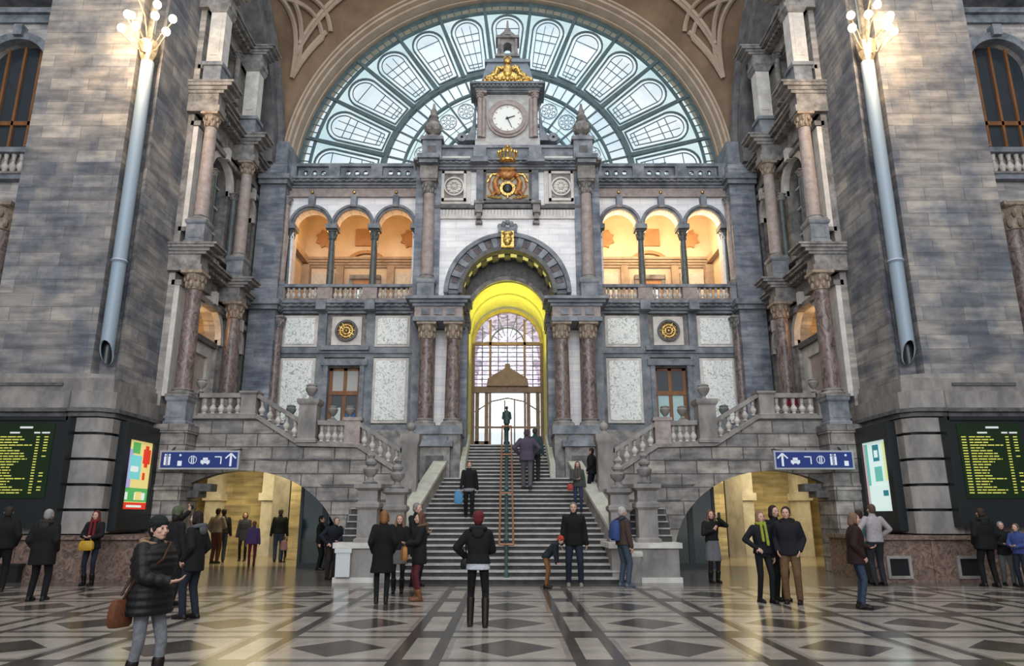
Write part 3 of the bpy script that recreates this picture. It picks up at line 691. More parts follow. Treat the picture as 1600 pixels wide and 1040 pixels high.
    for s in (-1, 1):
        c.box(s*3.0-.38, s*3.0+.38, YC-.3, YC+.7, 15.12, 16.05, 0); c.box(s*3.0-.45, s*3.0+.45, YC-.38, YC+.8, 16.05, 16.2, 0)
        c.box(s*1.1-.25, s*1.1+.25, YC-.25, YC, 15.14, 15.8, 0)
        c.box(s*2.0-.6, s*2.0+.6, YC-.1, YC, 15.3, 15.45, 1)
        c.box(s*3.0-.16, s*3.0+.16, YC-.33, YC, 15.35, 15.8, 2)
    c.build('trim_10', [BLUE, LIGHTS, DARK], kind='structure', label='attic parapet under the clock')
    # urns
    for s in (-1, 1):
        t = thing('urn', 'carved stone urn with tall finial on the attic, %s of the clock' % SIDE[s], 'urn', (s*3.0, YC+.1, 16.2), 'attic urns')
        m = MB(); m.sq(s*3.0, YC+.1, [(.3, 0), (.3, .12), (.2, .2)], z=16.2); m.build('foot', GREYS, t)
        m = MB(); m.lathe(s*3.0, YC+.1, [(.14, .2), (.12, .3), (.3, .42), (.36, .6), (.34, .72), (.2, .85), (.24, .9), (.16, .98)], 14, z=16.2)
        for i in range(8): m.ell((s*3.0+.3*cos(i*pi/4), YC+.1+.3*sin(i*pi/4), 16.75), (.08, .08, .14), 6, None, 4)
        m.build('bowl', GREYS, t)
        m = MB(); m.lathe(s*3.0, YC+.1, [(.16, .98), (.22, 1.08), (.12, 1.25), (.15, 1.32), (.07, 1.5), (.04, 1.7)], 10, z=16.2); m.build('finial', GREYS, t)
    return root
HOLE2 = mat('recess_stone', (.10, .08, .08), (.2, .16, .16), .8, 5)
central()

def clock_tower():
    t = thing('clock_tower', 'ornate stone clock tower with a lantern on top of the portal', 'clock tower', (0, YC+.3, 15.9))
    Y = YC+.05
    m = MB(); m.box(-1.0, 1.0, Y, Y+.9, 15.9, 18.5); m.box(-1.3, 1.3, Y-.15, Y+1, 15.9, 16.12); m.box(-1.3, 1.3, Y-.05, Y+1, 16.12, 16.3)
    m.build('body', mat('tower_stone', (.36, .35, .35), (.54, .53, .52), .7, 3), t)
    for s in (-1, 1):
        m = MB(); capital(m, s*1.12, Y-.12, 18.05, 18.3, .11); m.lathe(s*1.12, Y-.12, [(.12, 0), (.11, .1), (.1, 1.75)], 12, z=16.3)
        m.lathe(s*.96, Y-.08, [(.09, 0), (.08, 1.75)], 12, z=16.3); m.box(s*1.05-.2, s*1.05+.2, Y-.25, Y+.2, 18.25, 18.38); m.build('colonnette', PINK, t)
        m = MB(); m.prismy([(s*1.3, 16.3), (s*1.75, 16.3), (s*1.8, 16.45), (s*1.55, 16.6), (s*1.42, 17.0), (s*1.36, 17.7), (s*1.3, 18.0)], Y+.1, Y+.5)
        m.ring(s*1.85, 16.42, .06, .2, Y+.05, Y+.55, 0, 2*pi, 14); m.build('scroll', BLUE, t)
    m = MB(); cornice(m, -1.25, 1.25, Y-.2, Y+1, 18.35, 18.62, .28, 3, .16); m.box(-1.25, 1.25, Y-.2, Y+1, 18.3, 18.36); m.build('cornice', BLUE, t)
    m = MB(); m.hexa([(-1.15, Y-.05, 18.62), (1.15, Y-.05, 18.62), (1.15, Y+1, 18.62), (-1.15, Y+1, 18.62), (-.85, Y+.1, 19.85), (.85, Y+.1, 19.85), (.85, Y+.9, 19.85), (-.85, Y+.9, 19.85)])
    m.box(-.95, .95, Y, Y+1, 19.85, 19.98); m.hexa([(-.8, Y+.1, 19.98), (.8, Y+.1, 19.98), (.8, Y+.9, 19.98), (-.8, Y+.9, 19.98), (-.5, Y+.2, 20.2), (.5, Y+.2, 20.2), (.5, Y+.8, 20.2), (-.5, Y+.8, 20.2)])
    m.build('mansard_roof', mat('slate_blue', (.17, .20, .25), (.27, .30, .35), .5, 3), t)
    m = MB(); m.wall(-.42, .42, 20.2, 21.15, Y+.2, Y+.75, [(-.17, .17, 20.2, 20.75, .17)]); m.box(-.5, .5, Y+.1, Y+.85, 21.1, 21.22); m.box(-.52, .52, Y+.1, Y+.85, 20.2, 20.3)
    for s in (-1, 1): m.lathe(s*.36, Y+.16, [(.07, .1), (.06, .85)], 8, z=20.2)
    m.build('lantern', GREYS, t)
    m = MB(); m.lathe(0, Y+.45, [(.4, 0), (.36, .15), (.22, .32), (.12, .4), (.14, .46), (.06, .55), (.03, .95)], 14, z=21.22); m.build('lantern_cap', GREYS, t)
    # clock
    c = thing('clock', 'white station clock face framed in stone under the gilded crest', 'clock', (0, Y-.1, 17.15))
    m = MB(); m.ring(0, 17.17, .60, .74, Y-.16, Y, 0, 2*pi, 40); m.ring(0, 17.17, .70, .84, Y-.1, Y, 0, 2*pi, 40); m.build('bezel', PINK, c)
    m = MB(); m.ring(0, 17.17, .001, .62, Y-.08, Y-.04, 0, 2*pi, 40); m.build('dial', DIALW, c)
    m = MB()
    for i in range(12):
        a = 2*pi*i/12; m.tube([(.48*sin(a), Y-.09, 17.17+.48*cos(a)), (.56*sin(a), Y-.09, 17.17+.56*cos(a))], .018, 4)
    m.build('hour_marks', mat('gilt_mark', (.45, .38, .2)), c)
    for nm, a, l, r in (('hour_hand', radians(70), .32, .03), ('minute_hand', radians(157), .46, .022)):
        m = MB(); m.tube([(-.08*sin(a), Y-.11, 17.17-.08*cos(a)), (l*sin(a), Y-.11, 17.17+l*cos(a))], [r, r*.6], 4); m.ell((0, Y-.11, 17.17), (.045, .03, .045)); m.build(nm, BLACK, c)
    # gilded crest above
    g = thing('gilded_crest', 'gilded lion crest on the roof above the clock', 'crest', (0, Y-.3, 18.65))
    rnd = random.Random(3)
    m = MB(); m.ell((0, Y-.25, 19.25), (.22, .14, .32)); m.ell((0, Y-.25, 19.68), (.17, .12, .13)); m.tube([(-.15, Y-.25, 19.8), (-.1, Y-.25, 19.9), (0, Y-.25, 19.82), (.1, Y-.25, 19.9), (.15, Y-.25, 19.8)], .04, 5); m.build('crown', GOLD, g)
    for s in (-1, 1):
        m = MB(); m.tube([(s*.2, Y-.25, 19.3), (s*.4, Y-.28, 19.35), (s*.5, Y-.28, 19.05), (s*.75, Y-.25, 18.95), (s*.95, Y-.2, 18.75)], [.1, .12, .11, .1, .06], 8)
        for i in range(9):
            u = i/8; m.ell((s*(.22+.72*u), Y-.28, 19.4-.62*u+rnd.uniform(-.08, .08)), (.1, .08, .1), 7, None, 4)
        m.tube([(s*.3, Y-.25, 18.72), (s*.55, Y-.28, 18.82), (s*.9, Y-.25, 18.72)], .06, 6)
        m.build('gilt_beast', GOLD, g)
    m = MB(); m.box(-.9, .9, Y-.35, Y-.1, 18.62, 18.7); m.prismy([(-.7, 18.7), (.7, 18.7), (.45, 19.0), (.2, 19.2), (-.2, 19.2), (-.45, 19.0)], Y-.28, Y-.1)
    for i in range(9): m.ell((-.64+.16*i, Y-.32, 18.84+.04*(i % 2)), (.085, .06, .1), 7, None, 4)
    m.build('base', GOLD, g)
clock_tower()

def arms():
    Y = YC-.08
    g = thing('coat_of_arms', 'gilded royal coat of arms with crown in the panel above the portal', 'coat of arms', (0, Y, 13.5))
    m = MB(); m.box(-.86, .86, Y-.02, YC, 13.52, 14.78, 0); m.box(-.95, .95, Y-.1, YC, 13.42, 13.56, 1); m.box(-.95, .95, Y-.1, YC, 14.72, 14.8, 1)
    m.box(-.95, -.84, Y-.1, YC, 13.5, 14.8, 1); m.box(.84, .95, Y-.1, YC, 13.5, 14.8, 1); m.build('panel', [mat('weathered_panel', (.42, .38, .30), (.55, .5, .42)), DARK], g)
    m = MB(); m.ring(0, 14.0, .2, .30, Y-.14, Y, 0, 2*pi, 24); m.ell((0, Y-.08, 14.02), (.18, .1, .22), m=1); m.tube([(0, Y-.1, 13.72), (0, Y-.1, 13.6)], .05, 6)
    for i in range(16): m.ell((.27*cos(i*pi/8), Y-.12, 14+.27*sin(i*pi/8)), (.05, .04, .05), 6, None, 4)
    m.build('shield', [GOLD, BLACK], g)
    REDP = mat('red_gilt', (.32, .06, .03), (.55, .32, .1), .45, 9, metal=.4)
    for s in (-1, 1):
        m = MB(); m.tube([(s*.32, Y-.12, 13.75), (s*.45, Y-.14, 14.0), (s*.5, Y-.14, 14.25), (s*.42, Y-.14, 14.45)], [.08, .12, .11, .08], 8)
        m.ell((s*.38, Y-.16, 14.52), (.1, .09, .09)); m.tube([(s*.45, Y-.1, 13.9), (s*.6, Y-.12, 13.7), (s*.5, Y-.1, 13.58)], [.09, .06, .05], 7)
        m.tube([(s*.45, Y-.1, 14.2), (s*.3, Y-.14, 14.15)], [.06, .04], 6); m.tube([(s*.6, Y-.1, 13.8), (s*.75, Y-.1, 14.1), (s*.68, Y-.1, 14.4), (s*.78, Y-.1, 14.55)], .03, 6)
        m.build('lion', REDP, g)
        m = MB(); m.tube([(s*.15, Y-.08, 14.35), (s*.35, Y-.1, 14.65), (s*.62, Y-.08, 14.62), (s*.8, Y-.06, 14.3)], [.05, .07, .05, .03], 6); m.build('gilt_scroll', GOLD, g)
        m = MB(); m.tube([(s*.2, Y-.1, 13.6), (s*.5, Y-.12, 13.62), (s*.8, Y-.1, 13.7)], .045, 6); m.build('gilt_ribbon', GOLD, g)
    m = MB(); m.ell((0, Y-.12, 14.62), (.4, .14, .22), m=1); m.box(-.3, .3, Y-.2, Y, 14.78, 14.95, 1); m.build('mantle', [GOLD, REDP], g)
    m = MB(); m.lathe(0, Y-.35, [(.34, 0), (.36, .06), (.33, .1)], 16, z=14.98)
    for i in range(9):
        a = pi+pi*i/8; m.tube([(.34*cos(a), Y-.35+.34*sin(a)*.6, 15.08), (.38*cos(a), Y-.35+.3*sin(a)*.6, 15.35), (.12*cos(a), Y-.35, 15.62)], .035, 5)
        m.ell((.38*cos(a), Y-.35+.3*sin(a)*.6, 15.42), (.05, .05, .06), 6, None, 4)
    m.ell((0, Y-.35, 15.68), (.09, .09, .09)); m.build('crown', GOLD, g)
arms()

# portal tunnel and glazed doors beyond
def tunnel():
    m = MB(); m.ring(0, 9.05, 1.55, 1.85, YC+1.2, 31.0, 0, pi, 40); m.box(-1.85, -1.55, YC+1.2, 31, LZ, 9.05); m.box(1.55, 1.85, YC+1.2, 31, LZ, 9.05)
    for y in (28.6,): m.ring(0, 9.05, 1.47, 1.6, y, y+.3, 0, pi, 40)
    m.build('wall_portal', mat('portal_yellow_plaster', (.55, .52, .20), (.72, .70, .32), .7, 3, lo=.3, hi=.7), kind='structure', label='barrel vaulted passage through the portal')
    d = thing('door_5', 'arched glazed screen with doors at the end of the portal', None, (0, 30.6, LZ), kind='structure')
    Y = 30.6; FR = mat('door_frame_brown', (.20, .13, .09), (.30, .2, .14), .5, 5)
    m = MB(); m.ring(0, 8.9, 1.42, 1.56, Y-.1, Y+.1, 0, pi, 40, 1); m.box(-1.55, -1.42, Y-.1, Y+.1, LZ, 8.9, 0); m.box(1.42, 1.55, Y-.1, Y+.1, LZ, 8.9, 0)
    m.box(-1.5, 1.5, Y-.08, Y+.08, 8.82, 8.96, 0); m.box(-1.5, 1.5, Y-.15, Y+.1, 6.72, 6.98, 0)
    for x in (-.75, .75): m.box(x-.05, x+.05, Y-.08, Y+.08, LZ, 9.98, 0)
    m.build('frame', [FR, mat('gilt_frame', (.42, .32, .10), (.6, .5, .2), .5, 5)], d)
    m = MB(); m.prismy([(-.9, 6.98), (.9, 6.98), (.85, 7.3), (.45, 7.55), (.12, 7.75), (.1, 7.95), (-.1, 7.95), (-.12, 7.75), (-.45, 7.55), (-.85, 7.3)], Y-.3, Y); m.build('pediment', FR, d)
    m = MB()
    for i in range(17):
        z = 7.1+i*.2
        if z < 8.8: m.box(-1.42, 1.42, Y-.02, Y+.02, z, z+.03)
    for x in (-1.1, -.4, 0, .4, 1.1): m.box(x-.02, x+.02, Y-.03, Y+.03, 7, 10.2 if abs(x) < 1 else 9.7)
    for a in (.5, .9, 1.25, 1.9, 2.25, 2.65): m.tube([(.35*cos(a), Y, 8.9+.35*sin(a)), (1.4*cos(a), Y, 8.9+1.4*sin(a))], .02, 4)
    m.ring(0, 8.9, .7, .75, Y-.03, Y+.03, 0, pi, 20); m.build('lead_bars', STEEL, d)
    m = MB(); m.ring(0, 8.9, 0, 1.45, Y, Y+.01, 0, pi, 32); m.box(-1.45, 1.45, Y, Y+.01, 6.98, 8.9); m.build('stained_panes', GLASSP, d)
    m = MB()
    for x in (-1.3, -.9, .9, 1.3): m.box(x-.08, x+.08, Y-.06, Y+.06, LZ, 6.75)
    m.box(-1.45, -.75, Y-.06, Y+.06, LZ, 4.65); m.box(.75, 1.45, Y-.06, Y+.06, LZ, 4.65)
    for x in (-.12, .3): m.box(x-.03, x+.03, Y-.03, Y+.03, LZ, 6.4)
    m.box(-1.4, 1.4, Y-.05, Y+.05, 5.2, 5.28); m.tube([(-1.4, Y, 5.9), (-.7, Y, 6.35), (0, Y, 6.5), (.7, Y, 6.35), (1.4, Y, 5.9)], .03, 5)
    m.build('leaf_frame', FR, d)
    m = MB(); m.box(-1.45, 1.45, Y, Y+.01, LZ, 6.75); m.build('clear_panes', GLASSD, d)
tunnel()
# ================================================================ CENTRAL STAIRS
def stair_z(y): return 0 if y < 18 else min(4.2, .14*(int((y-18)/.32)+1))
def stair_w(y): return 2.95-(y-18)*(.85/6.3) if y < 24.35 else 1.56
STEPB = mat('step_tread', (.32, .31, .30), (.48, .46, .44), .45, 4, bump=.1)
STEPD = mat('shaded_riser', (.035, .033, .033), (.075, .07, .068), .6, 4, bump=.1)  # light stone riser, with the shadow below each nosing put into its colour
def stairs():
    t = thing('grand_staircase', 'wide grey stone staircase rising to the glazed portal', 'staircase', (0, 18, 0))
    for i in range(30):
        y = 18+.32*i; w = stair_w(y+.16); m = MB(); ye = 27.7
        z0, z1 = .14*i, .14*(i+1)
        yn = min(y+1.2, ye)
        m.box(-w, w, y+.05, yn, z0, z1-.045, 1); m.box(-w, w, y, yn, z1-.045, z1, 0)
        m.build('step', [STEPB, STEPD], t, smooth=0)
    m = MB(); m.box(-1.56, 1.56, 27.6, 31, 4.0, 4.195); m.build('landing', STEPB, t)
    for s in (-1, 1):
        m = MB(mir(s))
        ys = [18.25+i*(24.3-18.25)/12 for i in range(13)]
        for a, b in zip(ys, ys[1:]):
            za, zb = (a-18)*.4375+.5, (b-18)*.4375+.5; wa, wb = stair_w(a)-.02, stair_w(b)-.02
            m.hexa([(wa, a, 0), (wa+.35, a, 0), (wb+.35, b, 0), (wb, b, 0), (wa, a, za), (wa+.35, a, za), (wb+.35, b, zb), (wb, b, zb)], 0)
            m.hexa([(wa-.05, a, za), (wa+.4, a, za), (wb+.4, b, zb), (wb-.05, b, zb), (wa-.05, a, za+.1), (wa+.4, a, za+.1), (wb+.4, b, zb+.1), (wb-.05, b, zb+.1)], 1)
        a, b = 24.3, 27.3; za, zb = (a-18)*.4375+.5, (b-18)*.4375+.5
        m.hexa([(1.42, a, 2), (1.6, a, 2), (1.6, b, 2), (1.42, b, 2), (1.42, a, za), (1.6, a, za), (1.6, b, zb), (1.42, b, zb)], 1)
        m.build('cheek_wall', [BASE, mat('pale_coping', (.42, .42, .36), (.58, .57, .5), .5, 3)], t)
stairs()
COPPER = mat('copper_rail', (.28, .12, .07), (.42, .20, .12), .4, 8, metal=.5)
IRON = mat('dark_green_iron', (.03, .06, .06), (.06, .11, .11), .5, 8)
def centre_rail():
    t = thing('handrail', 'twin copper handrail over dark ornate ironwork up the middle of the stairs', 'handrail', (0, 18.1, 0))
    f = lambda y: .9+(y-18.1)*.4375
    cx = -.03
    for s in (-1, 1):
        m = MB(); m.tube([(cx+s*.17, 18.1, f(18.1)), (cx+s*.17, 27.2, f(27.2))], .028, 8); m.build('rail', COPPER, t)
    for y in (18.1, 21.1, 24.2, 27.2):
        m = MB(); m.tube([(cx-.18, y, f(y)), (cx+.18, y, f(y))], .028, 8); m.build('crossbar', COPPER, t)
        if y > 18.2:
            for s in (-1, 1):
                m = MB(); m.tube([(cx+s*.17, y-.02, f(y)-.5), (cx+s*.17, y-.02, f(y))], .02, 6); m.build('bracket', COPPER, t)
        m = MB(); m.lathe(cx, y+.03, [(.06, 0), (.06, .1), (.035, .16), (.035, .6), (.05, .65), (.03, .7), (.03, f(y)-stair_z(y+.03)+.04), (.07, f(y)-stair_z(y+.03)+.1), (.04, f(y)-stair_z(y+.03)+.18)], 10, z=stair_z(y+.03)); m.build('post', IRON, t)
    y = 18.5
    while y < 27:
        m = MB(); z = f(y)-.08; zb = stair_z(y)
        m.tube([(cx, y, zb), (cx, y, z)], .014, 6)
        n = 14; c = (z+zb)/2
        m.tube([(cx+.055*sin(2*pi*i/n*2), y, c+.16*cos(2*pi*i/n)) for i in range(n)], .012, 4, closed=True)
        m.ring(cx, c+.22, .04, .06, y-.01, y+.01, 0, 2*pi, 10); m.build('ornate_baluster', IRON, t); y += .45
    m = MB(); m.tube([(cx, 18.1, f(18.1)-.1), (cx, 27.2, f(27.2)-.1)], .022, 6); m.build('under_rail', IRON, t)
centre_rail()

# ================================================================ SIDE STAIRS
YS = 21.9; LD = 4.45
def zt(x):
    P = [(2.0, 2.70), (3.12, 2.70), (4.55, 3.58), (6.3, 3.62), (7.67, LD), (12, LD)]
    for (a, za), (b, zb) in zip(P, P[1:]):
        if a <= x <= b: return za+(zb-za)*(x-a)/(b-a)
    return 2.70
RUST = mat('stair_ashlar', (.20, .19, .185), (.41, .38, .36), .7, 2.5, (.95, .40, .022), .35, lo=.35, hi=.62)
URNP = [(.10, 0), (.13, .02), (.07, .07), (.05, .12), (.10, .17), (.17, .28), (.19, .36), (.15, .42), (.17, .46), (.10, .50)]
def urn(parent, x, y, z, k, m):
    u = MB(); u.lathe(x, y, URNP, 14, z=z, k=k); return u.build('urn_finial', m, parent)
def ballfin(parent, x, y, z, r, m):
    u = MB(); u.lathe(x, y, [(r*1.2, 0), (r*1.2, r*.3), (r*.6, r*.6), (r*.5, r*.9)], 12, z=z); u.ell((x, y, z+r*1.75), (r, r, r)); u.lathe(x, y, [(r*.3, 0), (r*.18, r*.5)], 8, z=z+r*2.65)
    return u.build('ball_finial', m, parent)
def newel(parent, x, y, z0, z1, hw, m=None):
    b = MB(); h = z1-z0
    b.sq(x, y, [(hw*1.15, 0), (hw*1.15, .06*h), (hw, .1*h), (hw, .86*h), (hw*1.12, .88*h), (hw*1.25, .93*h), (hw*1.25, h)], z=z0)
    return b.build('newel', m or BASE, parent)
def side_stair(s):
    T = mir(s); sd = SIDE[s]
    w = MB(T)
    w.wall(3.0, 10.6, 0, LD, YS, YS+.35, [(4.88, 10.9, 0, .4, 2.5)], 0, top=([3.12, 4.55, 6.3, 7.67], zt), n=28)
    w.box(2.85, 3.12, YS+.02, 24.3, 0, 2.69, 0); w.box(3.0, 4.3, 20.0, YS+.02, 0, 1.75, 0)
    r = w.build('wall_stair_'+sd, RUST, kind='structure', label='%s stair wall pierced by a wide low arch' % sd)
    a = MB(T); n = 30
    vs = [];
    for k in range(4, n):
        a0, a1 = pi*k/n, pi*(k+1)/n
        def pt(an, o): return (7.89+(3.01+o)*cos(an), .4+(2.5+o)*sin(an))
        q = [pt(a0, -.01), pt(a1, -.01), pt(a1, .34), pt(a0, .34)]
        a.hexa([(q[0][0], YS-.05, q[0][1]), (q[3][0], YS-.05, q[3][1]), (q[3][0], YS+.1, q[3][1]), (q[0][0], YS+.1, q[0][1]), (q[1][0], YS-.05, q[1][1]), (q[2][0], YS-.05, q[2][1]), (q[2][0], YS+.1, q[2][1]), (q[1][0], YS+.1, q[1][1])])
    a.build('arch_band', RUST, r)
    a = MB(T); a.box(9.45, 10.46, 21.2, YS+.5, 0, 3.95, 0); a.box(9.4, 10.5, 21.12, YS+.5, 3.95, 4.2, 0); a.box(9.42, 10.46, 21.15, YS+.5, 2.3, 2.45, 0); a.box(9.1, 9.6, YS-.3, YS+.3, 2.1, 2.3, 1); a.box(8.8, 9.3, YS-.2, YS+.3, 2.28, 2.5, 1)
    a.build('jamb', [RUST, DARK], r)
    for (x0, x1, z) in ((3.15, 5.3, 2.0), (3.15, 5.8, 2.45), (4.7, 10.4, 3.2)):
        a = MB(T); a.box(x0, x1, YS-.03, YS, z, z+.05); a.build('course_line', DARK, r)
    c = MB(T); P = [3.0, 3.12, 4.55, 6.3, 7.67, 10.6]
    for x0, x1 in zip(P, P[1:]): c.slab(x0, x1, YS-.1, YS+.42, zt(x0), zt(x0)+.1, zt(x1), zt(x1)+.1)
    c.build('string_coping', BASE, r)
    # decks
    d = MB(T)
    d.slab(3.12, 4.55, YS+.3, 24.8, 2.4, 2.7, 3.28, 3.58); d.slab(4.55, 6.3, YS+.3, 24.8, 3.28, 3.58, 3.32, 3.62); d.slab(6.3, 7.67, YS+.3, 24.8, 3.32, 3.62, 4.1, LD)
    d.box(7.67, 13.9, YS+.3, 31.3, 4.0, LD); d.box(3.3, 7.7, 28.0, 31.3, 4.0, 4.15); d.box(3.3, 7.7, 24.8, 28.1, 4.0, LD-.02); d.box(3.3, 7.7, 24.7, 24.85, 3.0, LD-.01)
    d.build('floor_landing_'+sd, GREYS, kind='structure', label='%s upper landing floor over the passage' % sd)
    # passage walls
    p = MB(T); p.box(3.15, 3.4, 24.4, 31.2, 0, 3.9, 0); p.box(13.6, 13.8, 21.4, 31.2, 0, 4.3, 0); p.box(3.2, 13.6, 31.0, 31.3, 0, 4.3, 0); p.box(10.45, 13.7, 21.42, 21.6, 0, 4.3, 0)
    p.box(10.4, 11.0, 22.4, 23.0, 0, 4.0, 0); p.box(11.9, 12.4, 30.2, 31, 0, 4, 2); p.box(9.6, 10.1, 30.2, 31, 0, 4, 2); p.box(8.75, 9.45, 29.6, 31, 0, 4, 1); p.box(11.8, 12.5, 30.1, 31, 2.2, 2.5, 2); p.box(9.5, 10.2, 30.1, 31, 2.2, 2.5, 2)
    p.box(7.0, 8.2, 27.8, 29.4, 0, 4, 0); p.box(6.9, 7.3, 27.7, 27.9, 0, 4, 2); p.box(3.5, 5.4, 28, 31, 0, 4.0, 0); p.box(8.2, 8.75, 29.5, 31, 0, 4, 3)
    p.build('wall_passage_'+sd, [YELL, BASE, LIGHTS, HOLE], kind='structure', label='yellow lit stone walls of the %s passage' % sd)
    g = thing('glass_partition', 'black framed glass door panels inside the %s passage' % sd, 'door', (s*5.9, 23.4, 0))
    for x0, x1 in ((4.95, 5.75), (5.75, 6.55)):
        m = MB(T); m.wall(x0, x1, 0, 3.0, 23.3, 23.4, [(x0+.09, x1-.09, .15, 2.85, 0)]); m.build('door_leaf', BLACK, g)
        m = MB(T); m.box(x0+.09, x1-.09, 23.34, 23.36, .15, 2.85); m.build('pane', mat('smoked_glass', (.01, .02, .018), rough=.06, spec=.7), g)
    # balustrades
    yb = YS+.16
    def rail(x0, x1, nm_lbl, n, hw=.16):
        t = thing('balustrade', nm_lbl, 'balustrade', (s*(x0+x1)/2, yb, min(zt(x0), zt(x1))+.1))
        m = MB(T); m.slab(x0, x1, yb-.17, yb+.17, zt(x0)+.66, zt(x0)+.80, zt(x1)+.66, zt(x1)+.80); m.build('rail', BASE, t)
        m = MB(T); m.slab(x0, x1, yb-.15, yb+.15, zt(x0)+.1, zt(x0)+.17, zt(x1)+.1, zt(x1)+.17); m.build('plinth', BASE, t)
        for i in range(n):
            x = x0+(x1-x0)*(i+.5)/n; baluster(t, s*x, yb, zt(x)+.17, .5, .085)
        return t
    t = rail(8.2, 9.5, 'stone balustrade of the %s upper landing beside the pier' % sd, 5)
    newel(t, s*7.95, yb, LD+.1, LD+.85, .23); newel(t, s*9.75, yb, LD+.1, LD+.85, .2); m = MB(T); m.box(9.95, 10.5, yb-.15, yb+.15, LD+.1, LD+.82); m.build('end_block', BASE, t)
    urn(t, s*9.55, yb+.02, LD+.85, .85, BASE)
    t = rail(6.4, 7.72, 'sloping stone balustrade of the upper flight, %s stair' % sd, 5)
    newel(t, s*6.1, yb, 3.72, 5.05, .27); urn(t, s*6.1, yb, 5.05, 1.0, BASE)
    t = rail(4.98, 5.8, 'short level balustrade with four balusters on the %s stair' % sd, 4)
    m = MB(T); m.box(4.5, 4.98, yb-.17, yb+.17, 3.66, 4.42); m.box(4.45, 5.03, yb-.2, yb+.2, 4.40, 4.5); m.build('pier', PINK, t)
    t = rail(3.25, 4.5, 'sloping stone balustrade of the lower flight, %s stair' % sd, 5)
    t2 = thing('newel_post', 'stone newel with ball finial where the %s stair meets the central flight' % sd, 'newel post', (s*2.95, YS+.1, 1.7))
    newel(t2, s*2.95, YS+.12, 1.7, 3.98, .23); ballfin(t2, s*2.95, YS+.12, 3.98, .14, BASE)
    # potted vases on the rear rail
    VM = mat('dark_vase', (.10, .12, .12), (.2, .22, .21), .6, 8)
    for k, (x, y, z, lb) in enumerate(((7.55, 24.9, LD, 'behind the upper flight'), (6.1, 24.95, LD-.02, 'behind the level balustrade, outer one'), (5.5, 24.95, LD-.02, 'behind the level balustrade, inner one'))):
        u = MB(); u.sq(s*x, y, [(.16, 0), (.16, .35), (.12, .4)], z=z); u.lathe(s*x, y, URNP, 12, z=z+.4, k=.95)
        u.build('stone_vase', VM if k == 0 else BASE, label='small stone vase %s on the %s landing' % (lb, sd), cat='vase', group='vases on the landings')
    # lower entrance block and newels
    b = MB(T); b.box(2.5, 4.25, 18.3, 20.0, 0, .12, 1); b.box(2.55, 4.2, 18.35, 20.0, .12, .8, 0); b.box(2.48, 4.28, 18.28, 20.0, .8, .93, 1)
    b.build('stair_plinth', [BASE, LIGHTS], label='low stone plinth at the foot of the %s stair' % sd, cat='plinth')
    st = thing('side_steps', 'short flight of stone steps between newels at the %s' % sd, 'steps', (s*3.6, 19.2, .9))
    for i in range(5):
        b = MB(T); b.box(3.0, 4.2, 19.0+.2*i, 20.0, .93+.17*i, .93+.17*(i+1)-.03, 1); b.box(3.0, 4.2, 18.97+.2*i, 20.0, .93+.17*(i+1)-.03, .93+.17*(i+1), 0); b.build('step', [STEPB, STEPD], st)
    for k, (x, y, z1) in enumerate(((3.5, 18.65, 2.35), (2.88, 19.1, 2.25))):
        t = thing('newel_post', ('tall stone newel with urn at the foot of the %s stair' if k == 0 else 'second stone newel with urn beside the central flight, %s') % sd, 'newel post', (s*x, y, .93))
        m = MB(); h = z1-.93; m.sq(s*x, y, [(.3, 0), (.3, .08), (.24, .12), (.24, .55*h), (.3, .6*h), (.3, .66*h), (.24, .7*h), (.24, .88*h), (.34, .93*h), (.34, h)], z=.93); m.build('shaft', BASE, t)
        m = MB(); m.lathe(s*x, y, [(.2, 0), (.22, .05), (.1, .12), (.09, .2), (.2, .32), (.22, .42), (.1, .5), (.16, .56), (.17, .62), (.08, .72), (.12, .8), (.05, .88)], 14, z=z1, k=.9); m.build('urn', GREYS, t)
    m = MB(T); m.hexa([(3.0, 19.2, .95), (3.12, 19.2, .95), (3.12, 20.1, 1.6), (3.0, 20.1, 1.6), (3.0, 19.2, 1.75), (3.12, 19.2, 1.75), (3.12, 20.1, 2.7), (3.0, 20.1, 2.7)])
    m.build('sloping_parapet', GREYS, label='pale sloping parapet behind the %s newels' % sd, cat='parapet')
for s in (-1, 1): side_stair(s)
m = MB(); m.box(-4.17, -3.82, 18.2, 18.27, .14, .74); m.box(-4.2, -3.79, 18.18, 18.24, .7, .8)
m.build('notice_panel', mat('white_notice', (.6, .62, .62), rough=.5), label='white notice panel leaning on the left stair plinth', cat='panel')
